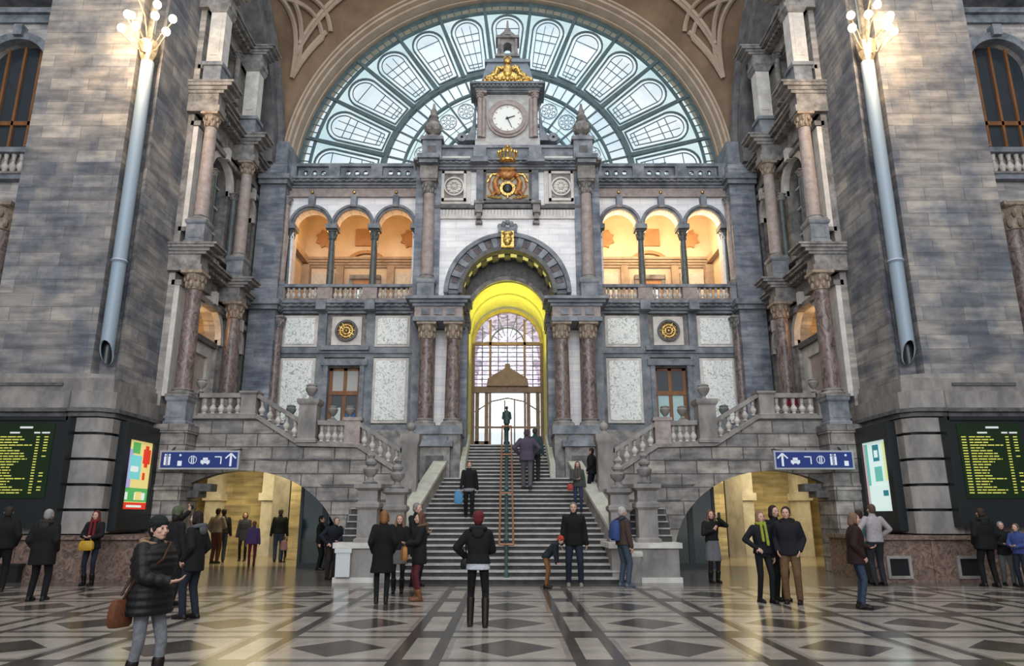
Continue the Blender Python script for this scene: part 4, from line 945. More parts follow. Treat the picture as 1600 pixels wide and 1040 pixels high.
def way_sign(s):
    sd = SIDE[s]; Y = 21.0; x0, x1 = (-10.05, -7.75) if s < 0 else (7.7, 10.0); z0, z1 = 2.87, 3.41
    t = thing('direction_sign', 'blue illuminated direction sign with white pictograms over the %s arch' % sd, 'sign', ((x0+x1)/2, Y, z0))
    m = MB(); m.box(x0, x1, Y-.05, Y+.06, z0, z1); m.build('frame', mat('sign_frame', (.45, .47, .52), rough=.4, metal=.5), t)
    m = MB(); m.box(x0+.05, x1-.05, Y-.06, Y-.04, z0+.05, z1-.05); m.build('blue_panel', mat('sign_blue', (.015, .03, .15), rough=.5, emit=(.02, .04, .18), es=.25), t)
    WHT = mat('sign_white', (.75, .78, .85), rough=.5, emit=(.7, .75, .9), es=.15)
    def bx(a, b, c, d): m.box(a, b, Y-.07, Y-.055, c, d)
    def arrow(cx):
        bx(cx-.03, cx+.03, z0+.09, z1-.12)
        for k in (-1, 1): m.tube([(cx, Y-.065, z1-.09), (cx+k*.15, Y-.065, z1-.23)], .028, 4)
    def pair(cx):
        for k in (-.06, .06): m.ell((cx+k, Y-.062, z1-.13), (.03, .01, .03), 8, None, 4); bx(cx+k-.03, cx+k+.03, z0+.12, z1-.17)
        bx(cx-.004, cx+.004, z0+.1, z1-.1)
    def info(cx): m.ell((cx, Y-.062, z1-.14), (.035, .01, .035), 8, None, 4); bx(cx-.06, cx+.06, z0+.1, z1-.3)
    def car(cx): bx(cx-.13, cx+.13, z0+.17, z0+.26); bx(cx-.07, cx+.07, z0+.24, z0+.33); m.ell((cx-.07, Y-.062, z0+.16), (.03, .01, .03), 8, None, 4); m.ell((cx+.07, Y-.062, z0+.16), (.03, .01, .03), 8, None, 4)
    def train(cx): m.ring(cx, (z0+z1)/2, .105, .12, Y-.07, Y-.055, 0, 2*pi, 16); bx(cx-.04, cx-.015, z0+.17, z1-.17); bx(cx+.015, cx+.04, z0+.17, z1-.17)
    def lbl(cx): bx(cx-.1, cx+.1, z1-.2, z1-.17); bx(cx+.07, cx+.1, z0+.15, z1-.17)
    seq = [pair, info, train, car, lbl, arrow]
    if s > 0: seq = [arrow, car, lbl, train, pair, info]
    n = len(seq)
    for i, f in enumerate(seq):
        m = MB(); f(x0+.05+(x1-x0-.1)*(i+.5)/n); m.build('pictogram', WHT, t)
    for x in (x0+.3, x1-.3):
        m = MB(); m.tube([(x, Y+.02, z1), (x, (21.2 if abs(x) > 9.4 else YS)+.02, z1+.12)], .02, 6); m.build('bracket', BLACK, t)
for s in (-1, 1): way_sign(s)

# ================================================================ SIDE WALLS (lateral facades)
XW = 10.5
def side_wall(s):
    sd = SIDE[s]; T = lambda p: (s*(XW+p[1]), p[0], p[2])     # local x = world y, local y<0 = out into the hall
    U0, U1 = 21.5, 28.6
    w = MB(T)
    w.wall(U0, U1, 4.0, 9.6, 0, .5, [(23.0, 25.2, LZ, 7.75, 1.05), (26.1, 27.3, LZ, 7.9, .6)], 1)
    w.wall(U0, U1, 9.6, 15.6, 0, .5, [(23.0, 24.8, 10.6, 13.4, .85), (26.1, 27.3, 10.6, 13.4, .6)], 0)
    # upper wall, cut by the lunette arch
    top = lambda x: min(24, WZ+sqrt(max(0, 6.6**2-(x-21.06)**2)))
    w.wall(21.5, U1, 15.6, 24, 0, .5, [(22.5, 24.2, 16.6, 18.6, .0), (25.6, 26.7, 16.6, 18.6, .0)], 1, top=([21.5+i*.4 for i in range(18)], top))
    root = w.build('wall_'+sd, [GREYS, mat('lunette_stone', (.36, .33, .31), (.52, .49, .46), .7, 2, (.9, .35, .012), .75)], kind='structure', label='%s lateral facade with three tiers of columns' % sd)
    # recess rooms behind the openings
    m = MB(T); m.box(22.4, 25.8, 1.0, 1.1, LZ, 9.4, 0); m.box(22.4, 22.6, .5, 1.1, LZ, 9.4, 0); m.box(25.6, 25.8, .5, 1.1, LZ, 9.4, 0); m.box(22.4, 25.8, .5, 1.1, 9.3, 9.5, 0)
    m.build('lit_recess', CREAMB, root)
    m = MB(T); m.wall(23.0, 25.2, LZ, 7.4, .12, .3, [(23.4, 24.8, LZ, 7.0, 0)], 0); m.box(23.4, 24.8, .22, .3, LZ, 7.0, 1); m.box(23.0, 25.2, .0, .4, 7.4, 7.6, 2)
    m.build('stone_door_surround', [LIGHTS, mat('pinkish_slab', (.42, .35, .31), (.55, .47, .42), .6, 2), DARK], root)
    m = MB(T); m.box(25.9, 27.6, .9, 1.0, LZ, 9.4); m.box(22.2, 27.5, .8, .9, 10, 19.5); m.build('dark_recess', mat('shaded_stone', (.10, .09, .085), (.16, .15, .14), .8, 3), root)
    for (a, b, zs, rise) in ((23.0, 25.2, 7.75, 1.05), (23.0, 24.8, 13.4, .85), (26.1, 27.3, 7.9, .6), (26.1, 27.3, 13.4, .6)):
        m = MB(T); c = (a+b)/2; r_ = (b-a)/2; m.ring(c, zs, r_-.02, r_+.22, -.12, .1, 0, pi, 20, sz=rise/r_)
        m.box(a-.25, a, -.12, .1, zs-.2, zs); m.box(b, b+.25, -.12, .1, zs-.2, zs); m.box(c-.12, c+.12, -.3, .1, zs+rise-.05, zs+rise+.4)
        m.build('archivolt', LIGHTS, root)
    # glazing in the middle tier
    m = MB(T); m.box(23.0, 24.8, .4, .42, 10.6, 14.2); m.box(26.1, 27.3, .4, .42, 10.6, 14.0); m.build('window_glazing', mat('bluish_glazing', (.10, .14, .18), rough=.15, spec=.6), root)
    m = MB(T)
    for u in (23.4, 23.9, 24.4, 26.5, 26.9): m.box(u-.035, u+.035, .33, .4, 10.6, 13.9)
    for z in (11.6, 12.6, 13.4): m.box(23.0, 24.8, .33, .4, z, z+.06); m.box(26.1, 27.3, .33, .4, z, z+.06)
    m.build('window_bars', LIGHTS, root)
    # tier cornices with ressauts over the columns
    cols = (21.6, 25.0)
    def ent(z0, z1, out, dent, mm, nm):
        m = MB(T)
        def run(a, b, base, e): 
            h = z1-z0
            m.box(a, b, -base, .2, z0, z0+.22*h); m.box(a, b, -base+.06, .2, z0+.22*h, z0+.6*h)
            for i, (f0, f1, o) in enumerate(((.6, .7, .12), (.7, .82, .25), (.82, .93, .42), (.93, 1, .5))):
                m.box(a-(o*e if e else 0), b+(o*e if e else 0), -base-o*out, .2, z0+f0*h, z0+f1*h)
        run(U0-.0, U1-.1, .12, 0)
        for c in cols: run(c-.29, c+.29, .88, .3)
        u = U0
        while u < U1:
            m.box(u, u+.12, -.12-.3*out, .1, z0+.62*(z1-z0), z0+.74*(z1-z0)); u += .26
        o = m.build(nm, mm, kind='structure', label='%s lateral facade cornice at height tier' % sd); del o['label']
        return o
    n0 = 11 if s < 0 else 15
    ent(9.05, 9.95, .9, 1, BLUE if 0 else GREYS, 'trim_%d' % n0)
    ent(14.65, 15.75, .9, 1, GREYS, 'trim_%d' % (n0+1))
    ent(18.7, 19.6, .9, 1, GREYS, 'trim_%d' % (n0+2))
    m = MB(T)
    for z in (8.75, 14.35): m.box(U0, U1-.2, -.22, .1, z-.12, z+.05)
    m.box(U0, U1-.2, -.25, .1, 10.45, 10.6); m.box(U0, U1-.2, -.25, .1, 16.4, 16.55)
    for u in (22.6, 25.55, 27.6):
        for z0, z1 in ((LZ, 8.7), (10.6, 14.3), (16.5, 18.7)): m.box(u-.1, u+.1, -.1, .05, z0, z1)
    m.build('ledges', LIGHTS if 0 else GREYS, root)
    m = MB(T)
    for i in range(7): m.box(22.3+.3*i, 22.5+.3*i, -.16, 0, 10.0, 10.4)
    m.build('balcony_panels', PINK, root)
    # light pilaster strip next to the pier
    m = MB(T); m.box(21.52, 22.0, -.16, .1, LZ+.9, 8.7); m.box(21.52, 21.9, -.16, .1, 10.6, 14.2); m.build('pale_pilaster', LIGHTS, root)
    for k, u in enumerate(cols):
        w_ = ('nearer the pier', 'nearer the back wall')[k]
        column('wall_column', s*(XW-.6), u, 5.05, 9.05, .26, 'red-brown marble column on the lowest tier of the %s wall, %s' % (sd, w_), 'lowest tier columns', RED, mat('capital_brown', (.2, .15, .1)), ped=4.2, basem=GREYS, pw=.86)
        column('wall_column', s*(XW-.55), u, 10.75, 14.65, .22, 'pinkish column on the middle tier of the %s wall, %s' % (sd, w_), 'middle tier columns', PINK, mat('capital_brown', (.2, .15, .1)), ped=9.95, basem=GREYS)
        t = thing('pilaster', 'pale square pilaster on the top tier of the %s wall, %s' % (sd, w_), 'pilaster', (s*(XW-.5), u, 15.75), 'top tier pilasters')
        m = MB(); m.sq(s*(XW-.5), u, [(.30, 0), (.30, .6), (.36, .62), (.36, .75)], z=15.75); m.build('pedestal', BLUE, t)
        m = MB(); m.sq(s*(XW-.5), u, [(.26, .75), (.26, 2.75)], z=15.75); m.box(s*(XW-.5)-.14, s*(XW-.5)+.14, u-.28, u-.25, 16.8, 18.2); m.build('shaft', LIGHTS, t)
        m = MB(); m.sq(s*(XW-.5), u, [(.28, 2.75), (.35, 2.9), (.35, 2.97)], z=15.75); m.build('capital', GREYS, t)
    for k, (u, z0, z1) in enumerate(((22.9, 10.6, 13.3), (24.85, 10.6, 13.3), (26.0, 10.6, 13.3), (22.7, 16.5, 18.7), (23.9, 16.5, 18.7), (25.9, 16.5, 18.7))):
        column('colonnette', s*(XW-.22), u, z0, z1, .12, 'slim window colonnette on the %s wall, %s tier, %s from the pier' % (sd, 'middle' if k < 3 else 'top', ('first', 'second', 'third')[k % 3]), 'window colonnettes', DGREEN if k < 3 else GREYS, GREYS, n=12)
    # corner pier in blue stone
    m = MB(mir(s)); m.box(9.2, 10.25, 27.3, 28.5, LZ, 15.9, 0)
    for z in (9.5, 14.9): m.box(9.1, 10.3, 27.15, 28.5, z, z+.18, 1); m.box(9.0, 10.3, 27.05, 28.5, z+.18, z+.4, 1)
    m.build('corner_pier', [BLUEB, BLUE], root)
    m = MB(mir(s)); m.box(9.3, 10.6, 27.5, 29.9, 15.7, 17.0); m.build('pier_head', BLUE, root)
    column('corner_column', s*9.15, YB-.35, 5.05, 9.3, .2, 'slim red-brown marble column in the %s corner of the back facade' % sd, None, RED, GREYS, ped=4.2, basem=GREYS)
    column('corner_column', s*9.22, YB-.3, 10.7, 14.5, .15, 'slim pinkish column at the %s end of the loggia balcony' % sd, None, PINK, GREYS, basem=GREYS, ped=9.95)
    # bronze wall lamps inside passage mouth (dark bracket)
for s in (-1, 1): side_wall(s)

# ================================================================ PIERS
def pier(s):
    sd = SIDE[s]; T = mir(s)
    m = MB(T)
    m.prism([(14.2, 19.1), (11.32, 19.1), (11.32, 19.5), (11.1, 19.62), (10.95, 19.65), (10.85, 19.5), (10.7, 19.4), (10.7, 21.5), (14.2, 21.5)], 4.9, 27)
    root = m.build('wall_pier_'+sd, PIER, kind='structure', label='huge ashlar pier on the %s of the hall' % sd, smooth=0)
    b = MB(T)
    z = 0; tops = [.0, 1.1, 1.72, 2.35, 3.0, 3.66, 4.1]
    b.box(10.62, 17, 18.93, 21.4, 0, 4.2, 1)
    for z0, z1 in zip(tops, tops[1:]):
        b.prism([(17, 18.8), (11.6, 18.8), (11.5, 18.72), (10.75, 18.72), (10.62, 18.8), (10.45, 19.0), (10.45, 21.45), (17, 21.45)], z0+.035, z1-.035, 0)
    b.build('rusticated_base', [BASE, DARK], root)
    b = MB(T)
    fp = lambda o: [(17, 18.8-o), (11.6-o*.3, 18.8-o), (11.5, 18.72-o), (10.75, 18.72-o), (10.62-o*.6, 18.8-o*.6), (10.45-o, 19.0), (10.45-o, 21.45), (17, 21.45)]
    b.prism(fp(.02), 4.1, 4.22, 1); b.prism(fp(.12), 4.22, 4.32, 1); b.prism(fp(.0), 4.32, 4.78, 0)
    fq = [(17, 18.95), (11.4, 18.95), (11.3, 18.9), (10.85, 18.9), (10.62, 19.1), (10.58, 21.45), (17, 21.45)]
    b.prism(fq, 4.78, 5.15, 0); b.prism([(14.3, 19.02), (11.3, 19.02), (10.75, 19.3), (10.65, 21.5), (14.3, 21.5)], 5.15, 5.3, 0)
    b.box(11.9, 13.6, 18.9, 18.97, 4.95, 5.03, 1)
    b.build('base_mouldings', [BASE, DARK], root)
    # uplight mast
    t = thing('lamp_mast', 'pale blue-grey metal tube up the corner of the %s pier to its lamps' % sd, 'pipe', (s*11.0, 19.2, 5.7))
    tb = MB(); X, Y = s*11.0, 19.18
    n = 16; vs = []; 
    prof = [(.19, 0), (.19, 9.4), (.15, 9.4), (.15, 0)]
    for r, h in prof:
        for i in range(n):
            a = 2*pi*i/n; cut = .62*(1-sin(a))*.5 if h == 0 else 0
            vs.append((X+r*cos(a), Y+r*sin(a), 5.6+h+(cut if h == 0 else 0)-(.0)))
    fs = [(j*n+i, j*n+(i+1) % n, ((j+1) % 4)*n+(i+1) % n, ((j+1) % 4)*n+i) for j in range(4) for i in range(n)]
    tb.add(vs, fs); tb.m = [1 if 32 <= q < 48 else 0 for q in range(len(fs))]; tb.build('tube', [TUBE, BLACK], t)  # inner faces coloured black to stand for shade in the hollow tube
    tb = MB(); tb.lathe(X, Y, [(.2, 0), (.24, .05), (.2, .1)], 16, z=8.5); tb.lathe(X, Y, [(.145, 0), (.145, .05)], 16, z=6.4); tb.build('collar', TUBE, t)
    # lamp cluster
    t = thing('wall_chandelier', 'cluster of glowing globe lamps high on the %s pier' % sd, 'lamp', (s*11.0, 19.0, 15.1))
    m = MB(); m.lathe(X, Y-.05, [(.05, 0), (.25, .45), (.32, .85), (.18, .95), (.1, 1.1), (.08, 4.5)], 8, z=14.75); m.build('bracket', mat('bronze_dark', (.12, .10, .08), (.3, .26, .2), .5, 6, metal=.3), t)
    m = MB(); m.tube([(X, Y, 16), (X, Y, 20.5)], .1, 10); m.build('stem', TUBE, t)
    rnd = random.Random(5)
    pts = [(-.62, 16.35, -.2), (-.28, 16.55, -.55), (.12, 16.0, -.75), (.45, 16.62, -.4), (.68, 16.3, -.1), (-.5, 16.95, 0), (.3, 17.25, -.1), (-.1, 17.35, -.5), (.72, 16.9, .1)]
    for i, (dx, z, dy) in enumerate(pts):
        q = (X+dx, Y-.35+dy, z-.55)
        m = MB(); m.tube([(X, Y, 15.3), ((X+q[0])/2, (Y+q[1])/2, z-1.0), (q[0], q[1], z-.69)], .025, 6); m.build('arm', MATS['bronze_dark'], t)
        m = MB(); m.ell(q, (.12, .12, .13), 12); m.build('globe', GLOBE, t)
    light('pier_lamps_glow', 'POINT', (X-s*.2, Y-1.2, 15.3), 650, (1, .72, .42), .5)
    # side poster cabinet (inner side of pier)
    TS = lambda p: (s*(10.42+p[1]), p[0], p[2])
    t = thing('advert_case', ('tall dark case with a colourful lit poster on the left pier' if s < 0 else 'tall dark case with a pale lit city map on the right pier'), 'display case', (s*10.3, 20.2, 1.3))
    m = MB(TS); m.wall(19.35, 21.2, 1.2, 4.05, -.2, .1, [(19.6, 20.95, 1.75 if s < 0 else 1.7, 3.6, 0)]); m.box(19.4, 21.1, -.1, .1, 1.25, 4.0); m.build('case', BLACK, t)
    def em(n, c, e=.6): return mat(n, c, rough=.4, emit=c, es=e)
    m = MB(TS)
    D = -.12
    if s < 0:
        mats = [em('ad_green', (.1, .45, .12)), em('ad_cyan', (.2, .65, .65)), em('ad_red', (.75, .05, .02)), em('ad_yellow', (.85, .7, .25)), em('ad_lilac', (.45, .4, .75)), em('ad_white', (.8, .85, .8))]
        u0, u1 = 19.6, 20.95; B = lambda a, b, c, d, k, e=0: m.box(u0+(u1-u0)*a, u0+(u1-u0)*b, D-.01-e, D, c, d, k)
        B(0, 1, 1.75, 3.6, 3); B(0, .25, 2.3, 3.35, 4, .003); B(.15, .6, 2.55, 3.2, 1, .006); B(.2, .5, 2.75, 2.9, 5, .01); B(.2, .5, 3.25, 3.55, 0, .006)
        B(.65, .95, 3.0, 3.4, 2, .008); B(.72, .86, 2.9, 3.5, 2, .009); B(.7, .8, 2.55, 2.75, 2, .006); B(0, 1, 1.95, 2.32, 0, .004); B(.1, .9, 2.0, 2.2, 5, .006); B(.2, .45, 1.98, 2.25, 0, .01); B(.5, .75, 2.0, 2.22, 3, .01); B(0, 1, 1.75, 1.93, 2, .006); B(.2, .8, 1.8, 1.86, 5, .009)
    else:
        mats = [em('map_teal', (.15, .5, .42)), em('map_white', (.72, .88, .84)), em('map_dark', (.03, .2, .24)), em('map_yellow', (.75, .8, .35)), em('map_pink', (.6, .4, .42))]
        u0, u1 = 19.6, 20.95; B = lambda a, b, c, d, k, e=0: m.box(u0+(u1-u0)*a, u0+(u1-u0)*b, D-.01-e, D, c, d, k)
        B(0, 1, 1.7, 3.6, 1); B(0, .2, 2.5, 3.55, 3, .003); B(.35, .6, 3.05, 3.5, 2, .004); B(.4, .55, 3.15, 3.35, 1, .006); B(.8, .92, 1.75, 3.55, 0, .003); B(.92, 1, 1.75, 3.55, 4, .003); B(.3, .6, 2.5, 2.9, 0, .004); B(0, .9, 1.75, 2.4, 1, .006); B(.15, .35, 2.1, 2.25, 2, .009)
    m.build('lit_poster', mats, t, smooth=0)
    # departure board on the pier front
    t = thing('departure_board', 'large dark departures screen with yellow-green rows on the %s pier' % sd, 'departure board', (s*12.25, 18.6, 1.3))
    X0, X1 = (-13.5, -11.33) if s < 0 else (11.33, 13.5)
    m = MB(); m.box(X0, X1, 18.5, 18.8, 1.3, 4.03, 0); m.box(X0-.06, X0+.05, 18.44, 18.8, 1.3, 4.06, 0); m.box(X1-.05, X1+.06, 18.44, 18.8, 1.3, 4.06, 0); m.box(X0, X1, 18.44, 18.8, 3.96, 4.06, 0); m.build('housing', BLACK, t)
    a, b = X0+.28, X1-.42
    m = MB(); m.box(a-.05, b+.1, 18.47, 18.5, 2.0, 3.88); m.build('screen', mat('screen_green', (.003, .008, .003), rough=.5, emit=(.006, .022, .003), es=.5), t)
    m = MB(); m.box((a+b)/2-.05, (a+b)/2+.28, 18.46, 18.475, 3.75, 3.80); m.box(a+.45, a+.7, 18.46, 18.475, 3.62, 3.66); m.box(b-.4, b-.25, 18.46, 18.475, 3.62, 3.66); m.box(b-.2, b, 18.46, 18.475, 3.62, 3.66); m.build('header', mat('screen_white', (.6, .6, .6), emit=(.5, .5, .5), es=.5), t)
    rnd = random.Random(11)
    for i in range(21):
        m = MB(); z = 3.52-i*.07
        x = a+.02; m.box(x, x+.12, 18.46, 18.475, z, z+.026); x += .2; L = rnd.uniform(.3, .85)
        while L > 0:
            l = min(rnd.uniform(.08, .22), L); m.box(x, x+l, 18.46, 18.475, z, z+.026); x += l+.03; L -= l+.03
        m.box(b-.32, b-.24, 18.46, 18.475, z, z+.026)
        if rnd.random() < .6: m.box(b-.12, b-.02, 18.46, 18.475, z, z+.026)
        m.build('text_row', mat('led_yellow', (.6, .6, .1), emit=(.60, .56, .12), es=.42), t, smooth=0)
    # red marble bench wall
    t = thing('bench_wall', 'low red-brown polished marble bench along the base of the %s pier' % sd, 'bench', (s*13, 18.5, 0))
    m = MB(T); m.prism([(17, 18.5), (9.2, 18.5), (9.1, 18.6), (9.1, 21.1), (10.6, 21.1), (10.6, 19), (17, 19)], 0, 1.0); m.build('body', BENCH, t)
    m = MB(T); m.prism([(17, 18.4), (9.1, 18.4), (9.0, 18.5), (9.0, 21.1), (10.6, 21.1), (10.6, 19), (17, 19)], 1.0, 1.1); m.build('top_slab', BENCH, t)
    m = MB(T)
    for x in (10.5, 12.2, 13.9, 15.6): m.box(x-.03, x+.03, 18.46, 18.53, 0, 1.0)
    m.build('joint_pilaster', BENCH, t)
    if s > 0:
        for x in (9.62, 11.35):
            m = MB(); m.wall(x-.3, x+.3, .08, .62, 18.44, 18.52, [(x-.23, x+.23, .15, .55, 0)], 0); m.box(x-.24, x+.24, 18.47, 18.49, .14, .56, 1); m.build('vent_grille', [BASE, HOLE], t)
    else:
        m = MB(); m.box(-17, -11.9, 18.3, 18.52, 0, .38); m.box(-17, -11.85, 18.25, 18.52, .38, .44); m.build('footing', BLACK, t)
for s in (-1, 1): pier(s)

# ================================================================ OUTER BAYS beyond the piers
def outer_bay(s):
    sd = SIDE[s]; T = mir(s); Y = 21.2
    m = MB(T); m.wall(13.9, 21, 4, 27, Y, Y+.5, [(15.5, 17.6, 13.0, 16.2, 1.05), (14.75, 20, 4, 11.0, 0)], 0)
    r = m.build('wall_bay_'+sd, WHITEB if 0 else mat('bay_ashlar', (.40, .38, .38), (.58, .55, .54), .7, 2, (.8, .3, .012), .75), kind='structure', label='bay wall beyond the %s pier' % sd)
    m = MB(T)
    for z, o in ((11.0, .2), (12.0, .25), (12.9, .35), (18.2, .25), (18.6, .5), (16.05, .15)): m.box(13.9, 21 if z != 16.05 else 15.5, Y-o, Y+.2, z, z+.17)
    m.ring(16.55, 16.2, 1.03, 1.3, Y-.15, Y+.1, 0, pi, 24); m.box(16.4, 16.7, Y-.3, Y, 17.3, 17.7); m.box(13.9, 21, Y-.12, Y+.1, 17.9, 18.25)
    m.build('ledges', BLUE, r)
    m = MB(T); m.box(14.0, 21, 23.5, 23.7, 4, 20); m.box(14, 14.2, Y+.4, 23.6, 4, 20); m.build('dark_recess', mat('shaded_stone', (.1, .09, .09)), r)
    m = MB(T); m.box(15.5, 17.6, Y+.25, Y+.35, 14.2, 14.35, 0)
    for x in (16.0, 16.55, 17.1): m.box(x-.04, x+.04, Y+.25, Y+.33, 13, 17.2, 0)
    m.build('window_bars', WOOD, r)
    m = MB(T); m.box(15.5, 17.6, Y+.33, Y+.36, 13, 17.2); m.build('glazing', WGL, r)
    for i, x in enumerate((14.95, 15.35)):
        column('bay_column', s*x, Y-.15, 13.1, 16.05, .15, '%s column beside the upper window of the %s bay' % (('grey', 'pale')[i], sd), None, (GREYS, LIGHTS)[i], GREYS, n=12)
    column('bay_column', s*15.8, Y-.3, 5.3, 11.0, .38, 'thick dark red marble column in the opening beyond the %s pier' % sd, None, RED, mat('capital_brown', (.2, .15, .1)), basem=GREYS)
    t = thing('balustrade', 'balcony balustrade below the upper window of the %s bay' % sd, 'balustrade', (s*16, Y-.2, 12.15))
    m = MB(T); m.box(14, 19, Y-.3, Y, 12.17, 12.25); m.build('plinth', GREYS, t)
    for i in range(14): baluster(t, s*(15.2+.25*i), Y-.15, 12.25, .65, .09)
for s in (-1, 1): outer_bay(s)
# outer side closure of the hall (stone side walls further out)
for s in (-1, 1):
    m = MB(mir(s)); m.box(20.8, 21.2, -14, 21.6, 0, 27)
    m.build('wall_outer_'+SIDE[s], GREYS, kind='structure', label='outer %s wall of the hall' % SIDE[s])
# ================================================================ PEOPLE
def elev(py): return PITCH-atan((py-520)/F)
def ground(px, py, z=0):
    e = elev(py); Y = (z-H)/tan(e); zc = Y*cos(PITCH)+(z-H)*sin(PITCH); return ((px-CX)/F*zc, Y)
def on_stairs(px, py):
    Y = 18.0
    while Y < 27.3:
        z = stair_z(Y); yy = 520+F*tan(PITCH-atan((z-H)/Y))
        if yy <= py: break
        Y += .02
    z = stair_z(Y); zc = Y*cos(PITCH)+(z-H)*sin(PITCH); return ((px-CX)/F*zc, Y, z)
def height(Y, z0, head_y): return H+Y*tan(elev(head_y))-z0
SKIN = mat('skin', (.55, .33, .25), rough=.55)
PUP = mat('eye_dark', (.03, .02, .02), rough=.2)
LIP = mat('lips', (.42, .15, .13), rough=.5)
CM = {}
def cloth(c, rough=.85):
    k = tuple(round(v, 3) for v in c)
    if k not in CM:
        lum = sum(k)/3; f = .5 if lum < .05 else .75; sat = .72
        k2 = tuple((lum+(v-lum)*(sat if k[2] > k[0] else 1))*f for v in k)
        CM[k] = mat('fabric_%d' % len(CM), tuple(v*.7 for v in k2), tuple(min(1, v*1.25+.001) for v in k2), rough, 30, bump=.2, lo=.3, hi=.7)
    return CM[k]
def remesh(mb, name, vox, smooth=3):
    me = bpy.data.meshes.new('tmp'); me.from_pydata(mb.v, [], mb.f)
    bm = bmesh.new(); bm.from_mesh(me); bmesh.ops.recalc_face_normals(bm, faces=bm.faces); bm.to_mesh(me); bm.free()
    o = bpy.data.objects.new('tmp', me); COL.objects.link(o)
    m = o.modifiers.new('r', 'REMESH'); m.mode = 'VOXEL'; m.voxel_size = vox
    if smooth: q = o.modifiers.new('s', 'SMOOTH'); q.factor = .5; q.iterations = smooth
    dg = bpy.context.evaluated_depsgraph_get(); out = bpy.data.meshes.new_from_object(o.evaluated_get(dg))
    out.name = name; bpy.data.objects.remove(o); bpy.data.meshes.remove(me)
    out.polygons.foreach_set('use_smooth', [True]*len(out.polygons))
    return out
def loft(mb, rings, n=18, f=None):
    vs = []; fs = []
    for (z, cx, cy, rx, ry) in rings:
        for i in range(n):
            a = 2*pi*i/n; ca, sa = cos(a), sin(a)
            e = .85; p = (cx+rx*math.copysign(abs(ca)**e, ca), cy+ry*math.copysign(abs(sa)**e, sa), z)
            vs.append(f(p) if f else p)
    N = len(rings)
    for j in range(N-1):
        for i in range(n): fs.append((j*n+i, j*n+(i+1) % n, (j+1)*n+(i+1) % n, (j+1)*n+i))
    fs.append(tuple(range(n-1, -1, -1))); fs.append(tuple(range((N-1)*n, N*n)))
    mb.add(vs, fs)
def ik(a, c, l1, l2, hint):
    a, c = Vector(a), Vector(c); d = c-a; D = min(max(d.length, .05), (l1+l2)*.998); u = d.normalized(); c = a+u*D
    x = (l1*l1-l2*l2+D*D)/(2*D); h = sqrt(max(0, l1*l1-x*x)); w = Vector(hint); w = (w-u*w.dot(u))
    w = w.normalized() if w.length > 1e-4 else Vector((0, 1, 0))
    return a+u*x+w*h, c
def hand(mb, w, d, n, th, curl=.5, k=1):
    """w wrist, d direction of the hand, n palm normal, th +-1 thumb side"""
    d = Vector(d).normalized(); n = Vector(n); n = (n-d*n.dot(d)).normalized(); t = d.cross(n)*th
    P = Vector(w)
    for i in range(4):
        o = (1.5-i)*.02
        base = P+d*.085+t*o; mb.caps(P+d*.01+t*o*.7, base, .013, .011, 6)
        ln = (.040, .046, .043, .034)[i]; c1 = curl*.8; c2 = curl*1.8
        j = base+(d*cos(c1)+n*sin(c1))*ln; e = j+(d*cos(c2)+n*sin(c2))*ln*.9
        mb.caps(base, j, .0095, .0088, 6); mb.caps(j, e, .0088, .0075, 6)
    b = P+d*.025+t*.026; j = b+(d*.6+t*.7+n*.35).normalized()*.042; e = j+(d*.9+t*.2+n*.5).normalized()*.032
    mb.caps(b, j, .0125, .0105, 6); mb.caps(j, e, .0105, .0085, 6)
def link(me, name, parent, m, loc=None):
    o = bpy.data.objects.new(name, me); COL.objects.link(o)
    if m:
        me.materials.clear(); me.materials.append(m)
    if parent: o.parent = parent
    return o
